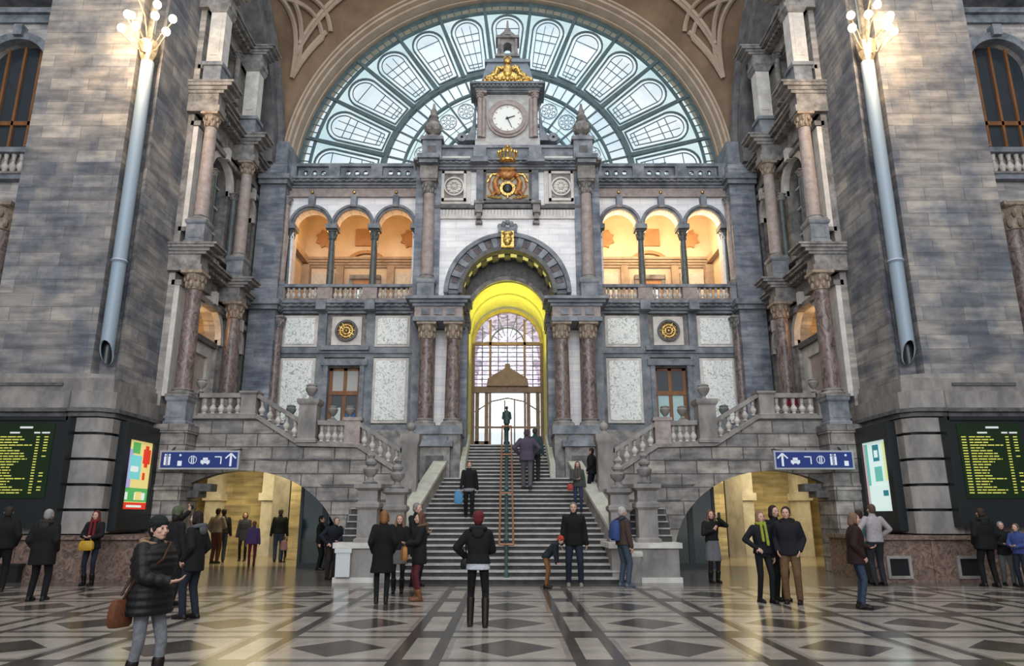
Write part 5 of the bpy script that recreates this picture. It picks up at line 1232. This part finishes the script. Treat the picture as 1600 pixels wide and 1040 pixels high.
def person(pos, z0, h, rz, label, top=(.01, .01, .012), hem=.86, bottom=(.01, .012, .02), shoes=(.012, .01, .01), hair=(.03, .02, .015), style='short',
           hat=None, scarf=None, skirt=None, lean=0, arms=('down', 'down'), step=0, boots=0, woman=False, quilt=False, hood=None, look=0, nod=0,
           shirt=None, near=False, stance=.09, crouch=0, bulk=1, skinc=None, lift=(0, 0), flare=1):
    k = h/1.7; vox = .0095 if near else .012; vc = .011 if near else .017
    W = .155 if woman else .172; W *= (1+.12*(bulk-1)); hz = .92-crouch
    cl, sl = cos(lean), sin(lean)
    def Lf(p):       # lean the trunk forward (towards -y) about the hips
        x, y, z = p; dz = z-hz
        return (x, y*cl-dz*sl, hz+dz*cl+y*sl) if z > hz-.02 else (x, y-(dz)*sl*.0, z)
    def U(z): return z-crouch
    V = lambda *p: Vector(Lf((p[0], p[1], p[2]-crouch)))
    # legs
    legs = []
    for i, sx in enumerate((-1, 1)):
        st = step*(1 if i else -1)
        hip = Vector((sx*.088, 0, hz)); foot = Vector((sx*stance, -st, .085+lift[i]))
        kn, ft = ik(hip, foot, .425, .425, (sx*.15, -1, 0)); legs.append((hip, kn, ft))
    # arms
    al = []
    for i, sx in enumerate((-1, 1)):
        sh = V(sx*W, .01, 1.385); a = arms[i]; cu = .55
        sw = (step if i == 0 else -step)
        tgt, hint, hd, hn = {
            'down': ((sx*(W+.09), -.04-sw*.8, .86), (sx*.3, 1, 0), (0, -.15, -1), (-sx, 0, 0)),
            'pocket': ((sx*(W+.03), -.08, .94), (sx*.45, 1, 0), (-sx*.2, -.5, -.8), (-sx, .3, 0)),
            'front': ((sx*.05, -.27, 1.08), (sx*.9, .6, -.3), (-sx*.7, -.5, .1), (0, .4, 1)),
            'chest': ((sx*.06, -.24, 1.22), (sx*.9, .5, -.5), (-sx*.5, -.3, .6), (0, 1, .2)),
            'face': ((sx*.10, -.24, 1.50), (sx*.9, .2, -.8), (-sx*.3, -.1, 1), (0, 1, 0)),
            'up': ((sx*.20, -.38, 1.62), (sx*.8, .3, -.8), (0, -.2, 1), (0, 1, 0)),
            'reach': ((sx*.12, -.46, .95), (sx*.8, .5, -.5), (0, -1, -.3), (0, 0, -1)),
            'low': ((sx*.10, -.30, .62), (sx*.6, .6, 0), (0, -.6, -.8), (-sx, 0, 0)),
            'back': ((sx*.06, .20, .98), (sx, .5, 0), (-sx, 0, -.2), (0, 1, 0)),
            'cane': ((sx*(W+.10), -.24, .92), (sx*.4, 1, 0), (0, -.8, -.5), (0, 0, -1)),
            'hip': ((sx*(W+.05), -.12, 1.02), (sx*1, .6, 0), (-sx*.5, -.4, -.4), (0, 1, 0)),
        }[a]
        T_ = V(*tgt) if a not in ('low',) else Vector((tgt[0], tgt[1]*1.2, tgt[2]-crouch*.6))
        el, wr = ik(sh, T_, .285, .25, hint); al.append((sh, el, wr, hd, hn, sx))
    # ---- body
    b = MB()
    for hip, kn, ft in legs:
        b.caps(hip, kn, .075, .05, 10); b.caps(kn, ft, .048, .034, 10); b.caps(ft+Vector((0, .03, -.045)), ft+Vector((0, -.14, -.055)), .034, .026, 8)
    loft(b, [(U(.86), 0, 0, .13, .09), (U(.95), 0, 0, .15, .10), (U(1.08), 0, 0, .125, .085), (U(1.25), 0, 0, .15, .095), (U(1.36), 0, 0, W, .085), (U(1.42), 0, 0, .10, .06)], f=Lf)
    b.caps(V(0, .005, 1.40), V(0, -.005, 1.52), .055, .052, 10)
    for sh, el, wr, hd, hn, sx in al:
        b.caps(sh, el, .048, .038, 8); b.caps(el, wr, .037, .026, 8)
        hand(b, wr, hd, hn, -sx if 0 else sx, .45, k)
    # head
    hm = Matrix.Rotation(look, 4, 'Z') @ Matrix.Rotation(-nod, 4, 'X'); hc = V(0, -.012, 1.595)
    if lean > .4: hm = hm @ Matrix.Rotation(lean*.7, 4, 'X')
    def Hp(x, y, z): return hc+(hm @ Vector((x, y, z)))
    def Hell(mb, c, r, n=12, kk=8):
        t = MB(); t.ell(c, r, n, None, kk); mb.add([tuple(hc+(hm @ Vector(v))) for v in t.v], t.f)
    Hell(b, (0, .008, .02), (.074, .092, .088), 16, 12); Hell(b, (0, -.025, -.035), (.058, .066, .07), 14, 10); Hell(b, (0, -.055, -.082), (.03, .03, .025))
    b.caps(Hp(0, -.094, .01), Hp(0, -.108, -.024), .008, .013, 8)
    for sx in (-1, 1):
        Hell(b, (sx*.076, .012, -.005), (.012, .022, .032), 8, 6)
        Hell(b, (sx*.045, -.068, -.02), (.022, .02, .02), 8, 6)
    Hell(b, (0, -.088, -.052), (.026, .012, .008), 8, 6); Hell(b, (0, -.084, .03), (.045, .012, .01), 8, 6)
    def fin(mb, name, mtl, parent=None, v=vc, sm=3):
        mb.v = [(p[0]*k, p[1]*k, p[2]*k) for p in mb.v]
        return link(remesh(mb, name, v*max(k, .6), sm), name, parent, mtl)
    root = fin(b, 'person', skinc or SKIN, None, vox, 2)
    root.location = (pos[0], pos[1], z0); root.rotation_euler = (0, 0, rz)
    tag(root, label, 'person', 'travellers in the hall')
    # ---- face
    if abs(((rz+look+pi) % (2*pi))-pi) < 1.9:
        for sx in (-1, 1):
            e = MB(); e.ell(tuple(Hp(sx*.031, -.089, .008)), (.012, .007, .007), 8, None, 6); e.v = [(p[0]*k, p[1]*k, p[2]*k) for p in e.v]; e.build('eye', PUP, root, local=True)
        e = MB(); e.ell(tuple(Hp(0, -.098, -.052)), (.021, .006, .006), 8, None, 6); e.v = [(p[0]*k, p[1]*k, p[2]*k) for p in e.v]; e.build('mouth', LIP, root, local=True)
    # ---- trousers / tights
    m = MB()
    loft(m, [(U(.84), 0, 0, .15, .10), (U(.95), 0, 0, .165*(.95+.05*bulk), .115), (U(1.06), 0, 0, .15*bulk, .11)], f=Lf)
    slim = .86 if woman else 1.05
    for hip, kn, ft in legs:
        m.caps(hip+Vector((0, 0, -.02)), kn, .094*slim, .068*slim, 12); m.caps(kn, ft+Vector((0, 0, .0)), .067*slim, .056*slim if not boots else .045, 12)
    fin(m, 'trousers', cloth(bottom), root)
    for hip, kn, ft in legs:
        m = MB(); m.caps(ft+Vector((0, .035, -.042)), ft+Vector((0, -.04, -.038)), .042, .045, 10); m.caps(ft+Vector((0, -.04, -.045)), ft+Vector((0, -.15, -.05)), .042, .034, 10)
        m.box(ft.x-.04, ft.x+.04, ft.y-.17, ft.y+.075, ft.z-.085, ft.z-.06)
        if boots:
            d = (kn-ft); m.caps(ft+Vector((0, .01, -.02)), ft+d*boots, .052, .066*slim+.006, 12)
        else: m.caps(ft+Vector((0, .01, -.03)), ft+Vector((0, .01, .02)), .046, .046, 10)
        fin(m, 'boot' if boots else 'shoe', cloth(shoes, .5), root, .012)
    if skirt:
        m = MB(); loft(m, [(U(skirt[1]), 0, 0, .20, .16), (U(.8), 0, 0, .185, .14), (U(1.02), 0, 0, .15, .115)]); fin(m, 'skirt', cloth(skirt[0]), root)
    if shirt:
        m = MB(); loft(m, [(U(hem-.09), 0, .01, .19, .145), (U(hem-.03), 0, 0, .188, .14), (U(hem+.1), 0, 0, .17, .12)]); fin(m, 'shirt', cloth(shirt), root)
    # ---- jacket
    m = MB(); B_ = bulk
    zs = [hem, (hem+.98)/2, .98, 1.08, 1.2, 1.3, 1.37, 1.42, 1.455]
    rx = [.185*flare, .182, .175, .165 if not woman else .15, .172, W+.022, W+.012, .125, .075]; ry = [.135*flare, .132, .13, .12, .132, .13, .11, .09, .07]
    if quilt:
        rings = []
        N = 40
        for i in range(N+1):
            z = hem+(1.455-hem)*i/N
            j = max(q for q in range(len(zs)) if zs[q] <= z+1e-6); j2 = min(j+1, len(zs)-1); t = 0 if j2 == j else (z-zs[j])/(zs[j2]-zs[j])
            s_ = 1.07+.085*abs(sin(pi*(z-hem)/.072)); rings.append((U(z), 0, 0, (rx[j]*(1-t)+rx[j2]*t)*B_*s_, (ry[j]*(1-t)+ry[j2]*t)*B_*s_))
    else: rings = [(U(z), 0, 0, a*B_, c*B_) for z, a, c in zip(zs, rx, ry)]
    lf2 = lambda p: Lf(p) if p[2] > hz else (p[0], p[1]-(p[2]-hz)*sl*.15, p[2])
    loft(m, rings, 24, lf2)
    for sh, el, wr, hd, hn, sx in al:
        r0, r1, r2 = .072*(.4+.6*B_), .060*(.3+.7*B_), .046*(.5+.5*B_)
        if quilt:
            P = [sh.lerp(el, i/10) for i in range(11)]+[el.lerp(wr, i/9) for i in range(1, 10)]
            R_ = [(r0+(r2-r0)*i/19)*(1.02+.18*abs(sin(i*.9))) for i in range(20)]; m.tube(P, R_, 12)
            m.caps(sh, sh+(el-sh)*.1, r0*1.1, r0, 12)
        else:
            m.caps(sh, el, r0, r1, 12); m.caps(el, wr+(wr-el).normalized()*.01, r1, r2, 12)
    m.caps(V(0, .015, 1.40), V(0, .0, 1.475), .085, .072, 12)
    fin(m, 'jacket', cloth(top, .55 if quilt else .85), root, .0095 if quilt else vc, 1 if quilt else 3)
    if hood:
        m = MB(); pts = [V(.115*cos(a), .035+.105*sin(a), 1.455+.02*sin(a)) for a in [(-.35+1.7*i/14)*pi for i in range(15)]]
        m.tube(pts, [.028+.012*sin(pi*i/14) for i in range(15)], 8); Q = MB(); m.ell(tuple(V(0, .13, 1.40)), (.10, .05, .09), 12)
        fin(m, 'hood', cloth(hood), root, .013, 2)
    if scarf:
        m = MB(); pts = [V(.082*cos(2*pi*i/14), -.005+.08*sin(2*pi*i/14), 1.475+.012*sin(i*2.1)) for i in range(14)]
        m.tube(pts, .034, 8, closed=True); m.caps(V(.04, -.10, 1.45), V(.05, -.15, 1.08), .03, .035, 8); m.caps(V(-.045, -.10, 1.45), V(-.045, -.15, 1.15), .03, .033, 8)
        fin(m, 'scarf', cloth(scarf), root, .014, 2)
    # ---- hair, hat
    m = MB()
    if style != 'bald':
        Hell(m, (0, .022, .035), (.083, .093, .090), 16, 12); Hell(m, (0, .05, -.01), (.076, .062, .085), 14, 10)
        for sx in (-1, 1): Hell(m, (sx*.068, .0, .02), (.018, .04, .05), 10, 8)
    if style == 'long':
        for sx in (-1, 1):
            m.caps(Hp(sx*.068, .0, .02), Hp(sx*.085, -.005, -.14), .028, .036, 8); m.caps(Hp(sx*.085, -.005, -.14), V(sx*.085, -.05, 1.34), .036, .028, 8)
        m.caps(Hp(0, .06, 0), Hp(0, .085, -.16), .07, .085, 10); m.caps(Hp(.04, .085, -.16), V(.045, .12, 1.32), .05, .04, 8); m.caps(Hp(-.04, .085, -.16), V(-.045, .12, 1.32), .05, .04, 8)
    if style == 'bob':
        for sx in (-1, 1): m.caps(Hp(sx*.07, .005, .02), Hp(sx*.074, .0, -.07), .028, .032, 8)
        m.caps(Hp(0, .05, 0), Hp(0, .06, -.08), .07, .07, 10)
    if style == 'bun': Hell(m, (0, .12, .04), (.045, .045, .045))
    if m.v: fin(m, 'hair', cloth(hair, .7), root, .011, 2)
    if hat:
        m = MB(); Hell(m, (0, .018, .055), (.093, .105, .095), 18, 12); Hell(m, (0, .055, .0), (.085, .065, .075), 14, 10)
        m.add([tuple(hc+(hm @ Vector((.094*cos(a), .015+.108*sin(a), .035+dz+.01*sin(-a))))) for dz in (0, .035) for a in [2*pi*i/20 for i in range(20)]], [(i, (i+1) % 20, 20+(i+1) % 20, 20+i) for i in range(20)]+[tuple(range(20)), tuple(range(39, 19, -1))])
        fin(m, 'knitted_hat', cloth(hat), root, .011, 2)
    info = dict(root=root, k=k, al=al, V=V, Hp=Hp)
    return info
def prop(name, label, cat, mb_list, info, group=None):
    """something carried: stays top-level, standing in the carrier's frame. mb_list = [(part name, MB, material)]"""
    r = info['root']; k = info['k']
    t = thing(name, label, cat, r.location, group, r.rotation_euler[2])
    for nm, mb, ml in mb_list:
        mb.v = [(p[0]*k, p[1]*k, p[2]*k) for p in mb.v]; mb.build(nm, ml, t, local=True)
    return t
def bag(info, c, w, d, h, color, label, strap=None, name='handbag', handle=None):
    m = MB(); x, y, z = c
    m.sq(0, 0, [(1, 0)], z=0) if 0 else None
    n = 12; vs = []; prof = [(.80, 0), (.98, .12), (1, .45), (.92, .8), (.72, 1)]
    for r, hh in prof:
        for i in range(n):
            a = 2*pi*i/n; ca, sa = cos(a), sin(a); vs.append((x+w/2*r*math.copysign(abs(ca)**.5, ca), y+d/2*r*math.copysign(abs(sa)**.5, sa), z+h*hh))
    fs = [(j*n+i, j*n+(i+1) % n, (j+1)*n+(i+1) % n, (j+1)*n+i) for j in range(4) for i in range(n)]+[tuple(range(n-1, -1, -1)), tuple(range(4*n, 5*n))]
    m.add(vs, fs); parts = [('bag_body', m, cloth(color, .5))]
    if strap:
        s_ = MB(); s_.tube(strap, .012, 6); parts.append(('strap', s_, cloth(tuple(v*.6 for v in color), .5)))
    if handle:
        s_ = MB(); hx, hy, hz_ = handle; s_.tube([(x-w*.3, y, z+h*.95), (x-w*.22, y, (z+h+hz_)/2), (hx, hy, hz_), (x+w*.22, y, (z+h+hz_)/2), (x+w*.3, y, z+h*.95)], .009, 6); parts.append(('handle', s_, cloth(tuple(v*.6 for v in color), .5)))
    return prop(name, label, 'bag', parts, info)
def P_(px, fy, hy, *a, stairs=False, **kw):
    # px is where the body's middle shows; verticals converge upwards, so the feet stand a little further out
    px = CX+(px-CX)*(fy+3851)/((fy+hy)/2+3851)
    if stairs: X, Y, z = on_stairs(px, fy)
    else: (X, Y), z = ground(px, fy), 0
    return person((X, Y), z, height(Y, z, hy), *a, **kw)
D = radians
BK = (.010, .010, .012)
# --- foreground woman with the beanie
i = P_(233, 1086, 810, D(72), 'woman in shiny black quilted jacket, dark green beanie and pale grey jeans walking right', top=(.011, .011, .013), hem=.76, bottom=(.20, .21, .24), shoes=(.02, .008, .008), boots=.55, woman=True, quilt=True, hat=(.012, .022, .018), hood=(.30, .19, .11), arms=('front', 'down'), near=True, bulk=1.22, step=.10, look=D(-8), hair=(.03, .02, .015), style='short', scarf=None)
bag(i, (-.24, .12, .66), .26, .12, .26, (.16, .055, .025), 'brown leather shoulder bag on the hip of the woman in the quilted jacket', strap=[(-.24, .12, .9), (-.21, .02, 1.1), (-.10, -.20, 1.3), (.08, -.11, 1.46), (.12, .08, 1.44), (0, .19, 1.25), (-.2, .18, .95)], name='shoulder_bag')
# --- behind her: green hat, raising a camera
i = P_(270, 945, 793, D(150), 'person in a green woollen hat raising a small camera with one hand', top=(.02, .018, .022), hem=.82, hat=(.10, .13, .07), arms=('down', 'up'), look=D(20), bottom=BK, style='bob')
m = MB(); w = i['al'][1][2]; m.box(w.x-.05, w.x+.05, w.y-.06, w.y-.03, w.z+.06, w.z+.13); m2 = MB(); m2.tube([(w.x, w.y-.06, w.z+.095), (w.x, w.y-.09, w.z+.095)], .02, 10)
prop('camera_compact', 'small dark camera held up by the person in the green hat', 'camera', [('camera_body', m, BLACK), ('lens', m2, BLACK)], i)
P_(303, 966, 799, D(-100), 'man in long dark coat and jeans seen from the side, dark curly hair', top=(.014, .016, .017), hem=.74, bottom=(.02, .03, .06), hair=(.025, .012, .01), style='bob', hood=(.12, .12, .13), arms=('pocket', 'pocket'), step=.06, lean=.04, bulk=1.05)
i = P_(67, 938, 796, D(185), 'stocky grey-haired man in a long dark coat seen from behind', top=(.013, .012, .012), hem=.66, bottom=BK, hair=(.35, .33, .31), arms=('pocket', 'pocket'), bulk=1.3, stance=.13, hood=(.05, .045, .04))
i = P_(144, 914, 798, D(4), 'woman in black with a dark red scarf and red-brown hair standing by the marble bench', top=(.013, .010, .012), hem=.82, bottom=(.02, .03, .07), hair=(.12, .02, .02), style='long', scarf=(.20, .015, .02), woman=True, arms=('front', 'front'), boots=.35)
bag(i, (0, -.30, .80), .34, .14, .22, (.62, .36, .03), 'mustard yellow handbag held in front by the woman with the red scarf', handle=(0, -.28, 1.1))
P_(4, 925, 792, D(-150), 'man in black jacket cut off at the left edge of the hall', top=BK, bottom=BK, arms=('pocket', 'down'), bulk=1.15, hair=(.05, .04, .03))
# --- left passage
P_(338, 880, 794, D(170), 'person in a beige jacket seen from behind in the left passage', top=(.30, .25, .21), hem=.95, bottom=(.10, .035, .02), hair=(.03, .02, .02), arms=('front', 'pocket'))
P_(347, 878, 795, D(200), 'person in dark jacket and jeans close beside the beige jacket', top=(.03, .028, .03), hem=.9, bottom=(.03, .05, .10), hair=(.02, .015, .01))
P_(381, 876, 800, D(10), 'woman in a dark patterned coat behind the child in purple', top=(.05, .05, .09), hem=.7, bottom=BK, woman=True, hair=(.10, .06, .04), style='bob')
i = P_(395, 885, 814, D(-160), 'small child in purple jacket and dark red trousers in the left passage', top=(.09, .035, .20), hem=.85, bottom=(.13, .012, .03), hair=(.18, .09, .04), woman=True, arms=('down', 'down'))
i = P_(436, 878, 795, D(-165), 'person in black jacket and blue jeans standing beside a tiny child, left passage', top=(.015, .02, .02), hem=.9, bottom=(.03, .06, .14), hair=(.10, .08, .07), lean=.06)
P_(443, 878, 838, D(170), 'tiny child in a pink and white coat next to the person in jeans', top=(.45, .25, .27), hem=.8, bottom=BK, hair=(.1, .06, .04), woman=True)
P_(518, 905, 806, D(40), 'man in a navy jacket bending forward against the left stair plinth', top=(.018, .022, .045), hem=.86, bottom=(.05, .03, .025), hair=(.16, .13, .12), arms=('hip', 'front'), lean=.30, bulk=1.15)
P_(500, 890, 806, D(90), 'shadowy person in dark clothes at the right edge of the left passage', top=BK, bottom=BK)
# --- group of friends
P_(598, 943, 798, D(-172), 'woman in a knee-length black coat with short ginger hair seen from behind', top=(.007, .007, .008), hem=.56, bottom=(.012, .02, .02), hair=(.28, .12, .04), style='bob', arms=('pocket', 'pocket'), woman=True, flare=1.15, bulk=1.1)
i = P_(623, 926, 804, D(5), 'woman with long light brown hair and grey skirt amid the group', top=(.012, .012, .014), hem=.92, bottom=BK, hair=(.24, .13, .07), style='long', woman=True, skirt=((.16, .14, .13), .62), arms=('pocket', 'down'), boots=.5)
i2 = P_(655, 938, 801, D(-70), 'woman in a black coat with fur hood, dark red tights and brown ankle boots', top=(.012, .014, .018), hem=.70, bottom=(.12, .02, .03), shoes=(.22, .09, .04), boots=.25, hair=(.13, .06, .035), style='long', woman=True, hood=(.16, .10, .06), arms=('front', 'front'), bulk=1.1)
bag(i2, (.05, -.32, .78), .20, .12, .26, (.50, .22, .06), 'orange-brown handbag between the two women in the group', handle=(.03, -.27, 1.08))
bag(i, (-.30, -.05, .42), .14, .12, .40, (.45, .16, .12), 'salmon pink shopping bag hanging beside the patterned skirt', name='shopping_bag', handle=(-.27, -.04, .9))
P_(650, 916, 786, D(60), 'grey-haired man partly hidden behind the woman with the fur hood', top=(.012, .012, .014), bottom=BK, hair=(.28, .25, .24), arms=('front', 'front'))
# --- centre woman
i = P_(747, 979, 801, D(178), 'woman in black hooded jacket with dark red hair seen from behind in mid hall', top=(.010, .012, .013), hem=.93, bottom=(.009, .009, .010), hair=(.13, .015, .018), style='short', hat=(.14, .018, .022), woman=True, hood=(.018, .022, .024), shirt=(.50, .52, .62), boots=.75, shoes=(.02, .01, .01), arms=('front', 'hip'), near=True, step=.05, bulk=1.08, stance=.12)
bag(i, (.19, -.12, .84), .20, .14, .16, (.012, .012, .012), 'small black bag at the side of the woman with dark red hair', strap=[(.19, -.1, .98), (.2, 0, 1.2), (.12, .03, 1.43)])
# --- staircase
i = P_(733, 808, 721, D(5), 'man in black jacket coming down the stairs with a bright blue bag', stairs=True, top=(.012, .012, .016), hem=.86, bottom=(.010, .010, .012), hair=(.12, .04, .03), arms=('down', 'down'), step=.10, shirt=(.30, .28, .3))
bag(i, (-.33, -.08, .40), .28, .12, .40, (.01, .30, .62), 'bright blue plastic shopping bag carried down the stairs', name='shopping_bag', handle=(-.30, -.08, .86))
P_(823, 769, 671, D(180), 'person in purple-grey coat and grey trousers climbing the stairs', stairs=True, top=(.10, .07, .13), hem=.80, bottom=(.12, .11, .13), hair=(.07, .06, .07), arms=('hip', 'hip'), step=.12, bulk=1.2)
P_(836, 757, 669, D(178), 'second climber in dark teal jacket just ahead on the stairs', stairs=True, top=(.02, .07, .07), hem=.85, bottom=(.04, .04, .05), hair=(.05, .05, .05), step=-.1)
i = P_(903, 806, 721, D(-5), 'woman in grey-green jacket and blue jeans on the right of the stairs', stairs=True, top=(.07, .08, .07), hem=.84, bottom=(.02, .04, .12), hair=(.10, .03, .025), style='long', woman=True, step=.05, arms=('front', 'down'), scarf=(.12, .09, .09))
bag(i, (-.26, -.08, .72), .22, .12, .22, (.42, .05, .04), 'red handbag of the woman on the right of the stairs', handle=(-.22, -.05, 1.0))
i = P_(897, 916, 785, D(-4), 'tall man in black jacket at the foot of the stairs beside the bending child', top=(.008, .008, .010), hem=.82, bottom=(.018, .03, .07), hair=(.20, .17, .15), shoes=(.3, .3, .3), arms=('down', 'down'), bulk=1.05, stance=.13, step=.04)
P_(853, 918, 828, D(75), 'bending child in an orange-red hat and tan trousers at the stair foot', top=(.02, .035, .05), hem=.88, bottom=(.26, .12, .045), hat=(.48, .06, .03), hair=(.1, .05, .03), arms=('reach', 'reach'), lean=.75, woman=True)
i = P_(974, 916, 792, D(115), 'white-haired man with a blue backpack and wide jeans leaning on a cane', top=(.08, .05, .04), hem=.88, bottom=(.05, .09, .14), hair=(.55, .52, .50), arms=('down', 'cane'), bulk=1.1, stance=.13, shoes=(.1, .14, .2))
m = MB(); loft(m, [(.98, 0, .20, .13, .07), (1.1, 0, .22, .15, .10), (1.3, 0, .21, .14, .09), (1.42, 0, .18, .09, .05)]); s1 = MB()
for sx in (-1, 1): s1.tube([(sx*.1, .14, 1.42), (sx*.11, 0, 1.475), (sx*.11, -.13, 1.38), (sx*.13, -.14, 1.2), (sx*.17, 0, 1.05)], .018, 6)
m.box(-.1, .1, .27, .32, 1.02, 1.2)
prop('backpack', 'blue backpack on the back of the white-haired man with a cane', 'backpack', [('pack', m, cloth((.02, .07, .30))), ('shoulder_straps', s1, cloth((.01, .03, .12)))], i)
w = i['al'][1][2]; m = MB(); m.tube([(w.x-.01, w.y-.1, .0), (w.x, w.y-.07, w.z-.04)], .011, 8); m2 = MB(); m2.tube([(w.x, w.y-.12, w.z-.04), (w.x, w.y-.07, w.z-.015), (w.x, w.y-.0, w.z-.03)], .014, 8)
prop('walking_cane', 'dark walking cane held by the white-haired man', 'cane', [('stick', m, BLACK), ('grip', m2, BLACK)], i)
P_(925, 778, 700, D(-120), 'person in black jacket turning beside the right stair parapet', stairs=True, top=(.012, .014, .02), hem=.8, bottom=(.01, .015, .03), hair=(.03, .025, .02), bulk=1.15, arms=('pocket', 'pocket'))
# --- right passage
i = P_(1113, 910, 797, D(8), 'woman in black with a grey skirt holding up a phone before the right arch', top=(.014, .014, .016), hem=.98, bottom=(.03, .012, .02), hair=(.16, .08, .05), style='long', woman=True, skirt=((.16, .16, .18), .50), arms=('chest', 'face'), hood=(.12, .10, .09), boots=.4)
m = MB(); w = i['al'][1][2]; m.box(w.x-.035, w.x+.035, w.y-.05, w.y-.04, w.z+.02, w.z+.15); prop('phone', 'phone raised by the woman in front of the right arch', 'phone', [('phone_body', m, BLACK)], i)
P_(1158, 866, 797, D(10), 'person in a red jacket far back in the right passage', top=(.42, .02, .025), hem=.95, bottom=BK, hair=(.05, .02, .02), arms=('front', 'front'))
i = P_(1192, 941, 799, D(12), 'woman in dark jacket with a yellow-green scarf walking towards us on the right', top=(.012, .014, .025), hem=.90, bottom=(.010, .011, .014), hair=(.28, .16, .09), style='bob', woman=True, scarf=(.35, .38, .05), arms=('hip', 'down'), step=.07)
P_(1214, 938, 790, D(20), 'person with dark hair half hidden behind the man in tan trousers', top=BK, hem=.85, bottom=BK, hair=(.04, .02, .02), style='bob')
P_(1234, 943, 792, D(-28), 'man in a dark navy jacket with tan trousers looking left', top=(.016, .018, .028), hem=.84, bottom=(.16, .09, .045), hair=(.05, .025, .02), arms=('pocket', 'pocket'), hood=(.02, .018, .018), bulk=1.05, stance=.11, shoes=(.02, .015, .012))
P_(1338, 950, 801, D(80), 'person in a long brown jacket and blue jeans in profile, right', top=(.045, .018, .018), hem=.78, bottom=(.03, .06, .13), hair=(.22, .13, .08), style='bob', arms=('pocket', 'front'), lean=.05, bulk=1.15, woman=True)
P_(1368, 914, 788, D(186), 'man in a pale grey jacket seen from behind near the right bench', top=(.46, .42, .44), hem=.90, bottom=(.03, .04, .05), hair=(.12, .07, .05), arms=('hip', 'hip'), stance=.1)
P_(1347, 911, 797, D(190), 'person in a turquoise jacket behind the brown jacket', top=(.10, .42, .40), hem=.92, bottom=(.05, .045, .04), hair=(.08, .04, .03))
i = P_(1540, 916, 794, D(178), 'broad man in black seen from behind by the right departures screen', top=(.009, .010, .011), hem=.80, bottom=(.008, .008, .009), hair=(.08, .04, .03), hood=(.02, .025, .025), bulk=1.3, stance=.14, arms=('pocket', 'pocket'))
P_(1570, 914, 815, D(-20), 'grey-haired person in black sitting low beside the broad man', top=(.015, .017, .016), hem=.8, bottom=(.12, .13, .13), hair=(.25, .26, .24), arms=('front', 'front'), step=.1)
P_(1594, 917, 818, D(-60), 'person in a blue jacket at the right edge of the hall', top=(.02, .06, .30), hem=.88, bottom=(.02, .03, .06), hair=(.15, .1, .08), arms=('front', 'front'))
# --- on the right landing
Xc, Yc = 9.0, 22.45
person((Xc, Yc), LD, 1.0, D(160), 'small child in red peeping behind the balusters of the right landing', top=(.40, .03, .08), bottom=(.3, .03, .06), hair=(.1, .05, .03), woman=True)
# --- bronze figure
BZ = mat('dark_bronze', (.03, .05, .05), (.06, .09, .09), .5, 9, metal=.3)
st = thing('statuette', 'small dark bronze figure standing at the top of the central handrail', 'statuette', (-.03, 27.35, LZ))
m = MB(); m.lathe(-.03, 27.35, [(.12, 0), (.12, .08), (.07, .14), (.07, .5), (.12, .56), (.12, .62)], 12, z=LZ); m.build('pedestal', BZ, st)
m = MB(); z = LZ+.62; loft(m, [(z+.18, -.03, 27.35, .13, .1), (z+.4, -.03, 27.35, .12, .09), (z+.58, -.03, 27.35, .14, .09), (z+.68, -.03, 27.35, .05, .05)])
for s in (-1, 1):
    m.caps((-.03+s*.05, 27.35, z+.03), (-.03+s*.05, 27.35, z+.25), .035, .05, 8); m.caps((-.03+s*.13, 27.35, z+.6), (-.03+s*.17, 27.32, z+.36), .035, .03, 8); m.caps((-.03+s*.17, 27.32, z+.36), (-.03+s*.08, 27.24, z+.3), .03, .025, 8)
m.ell((-.03, 27.35, z+.77), (.06, .065, .08)); link(remesh(m, 'figure', .012), 'figure', st, BZ).location = -Vector(st.location)
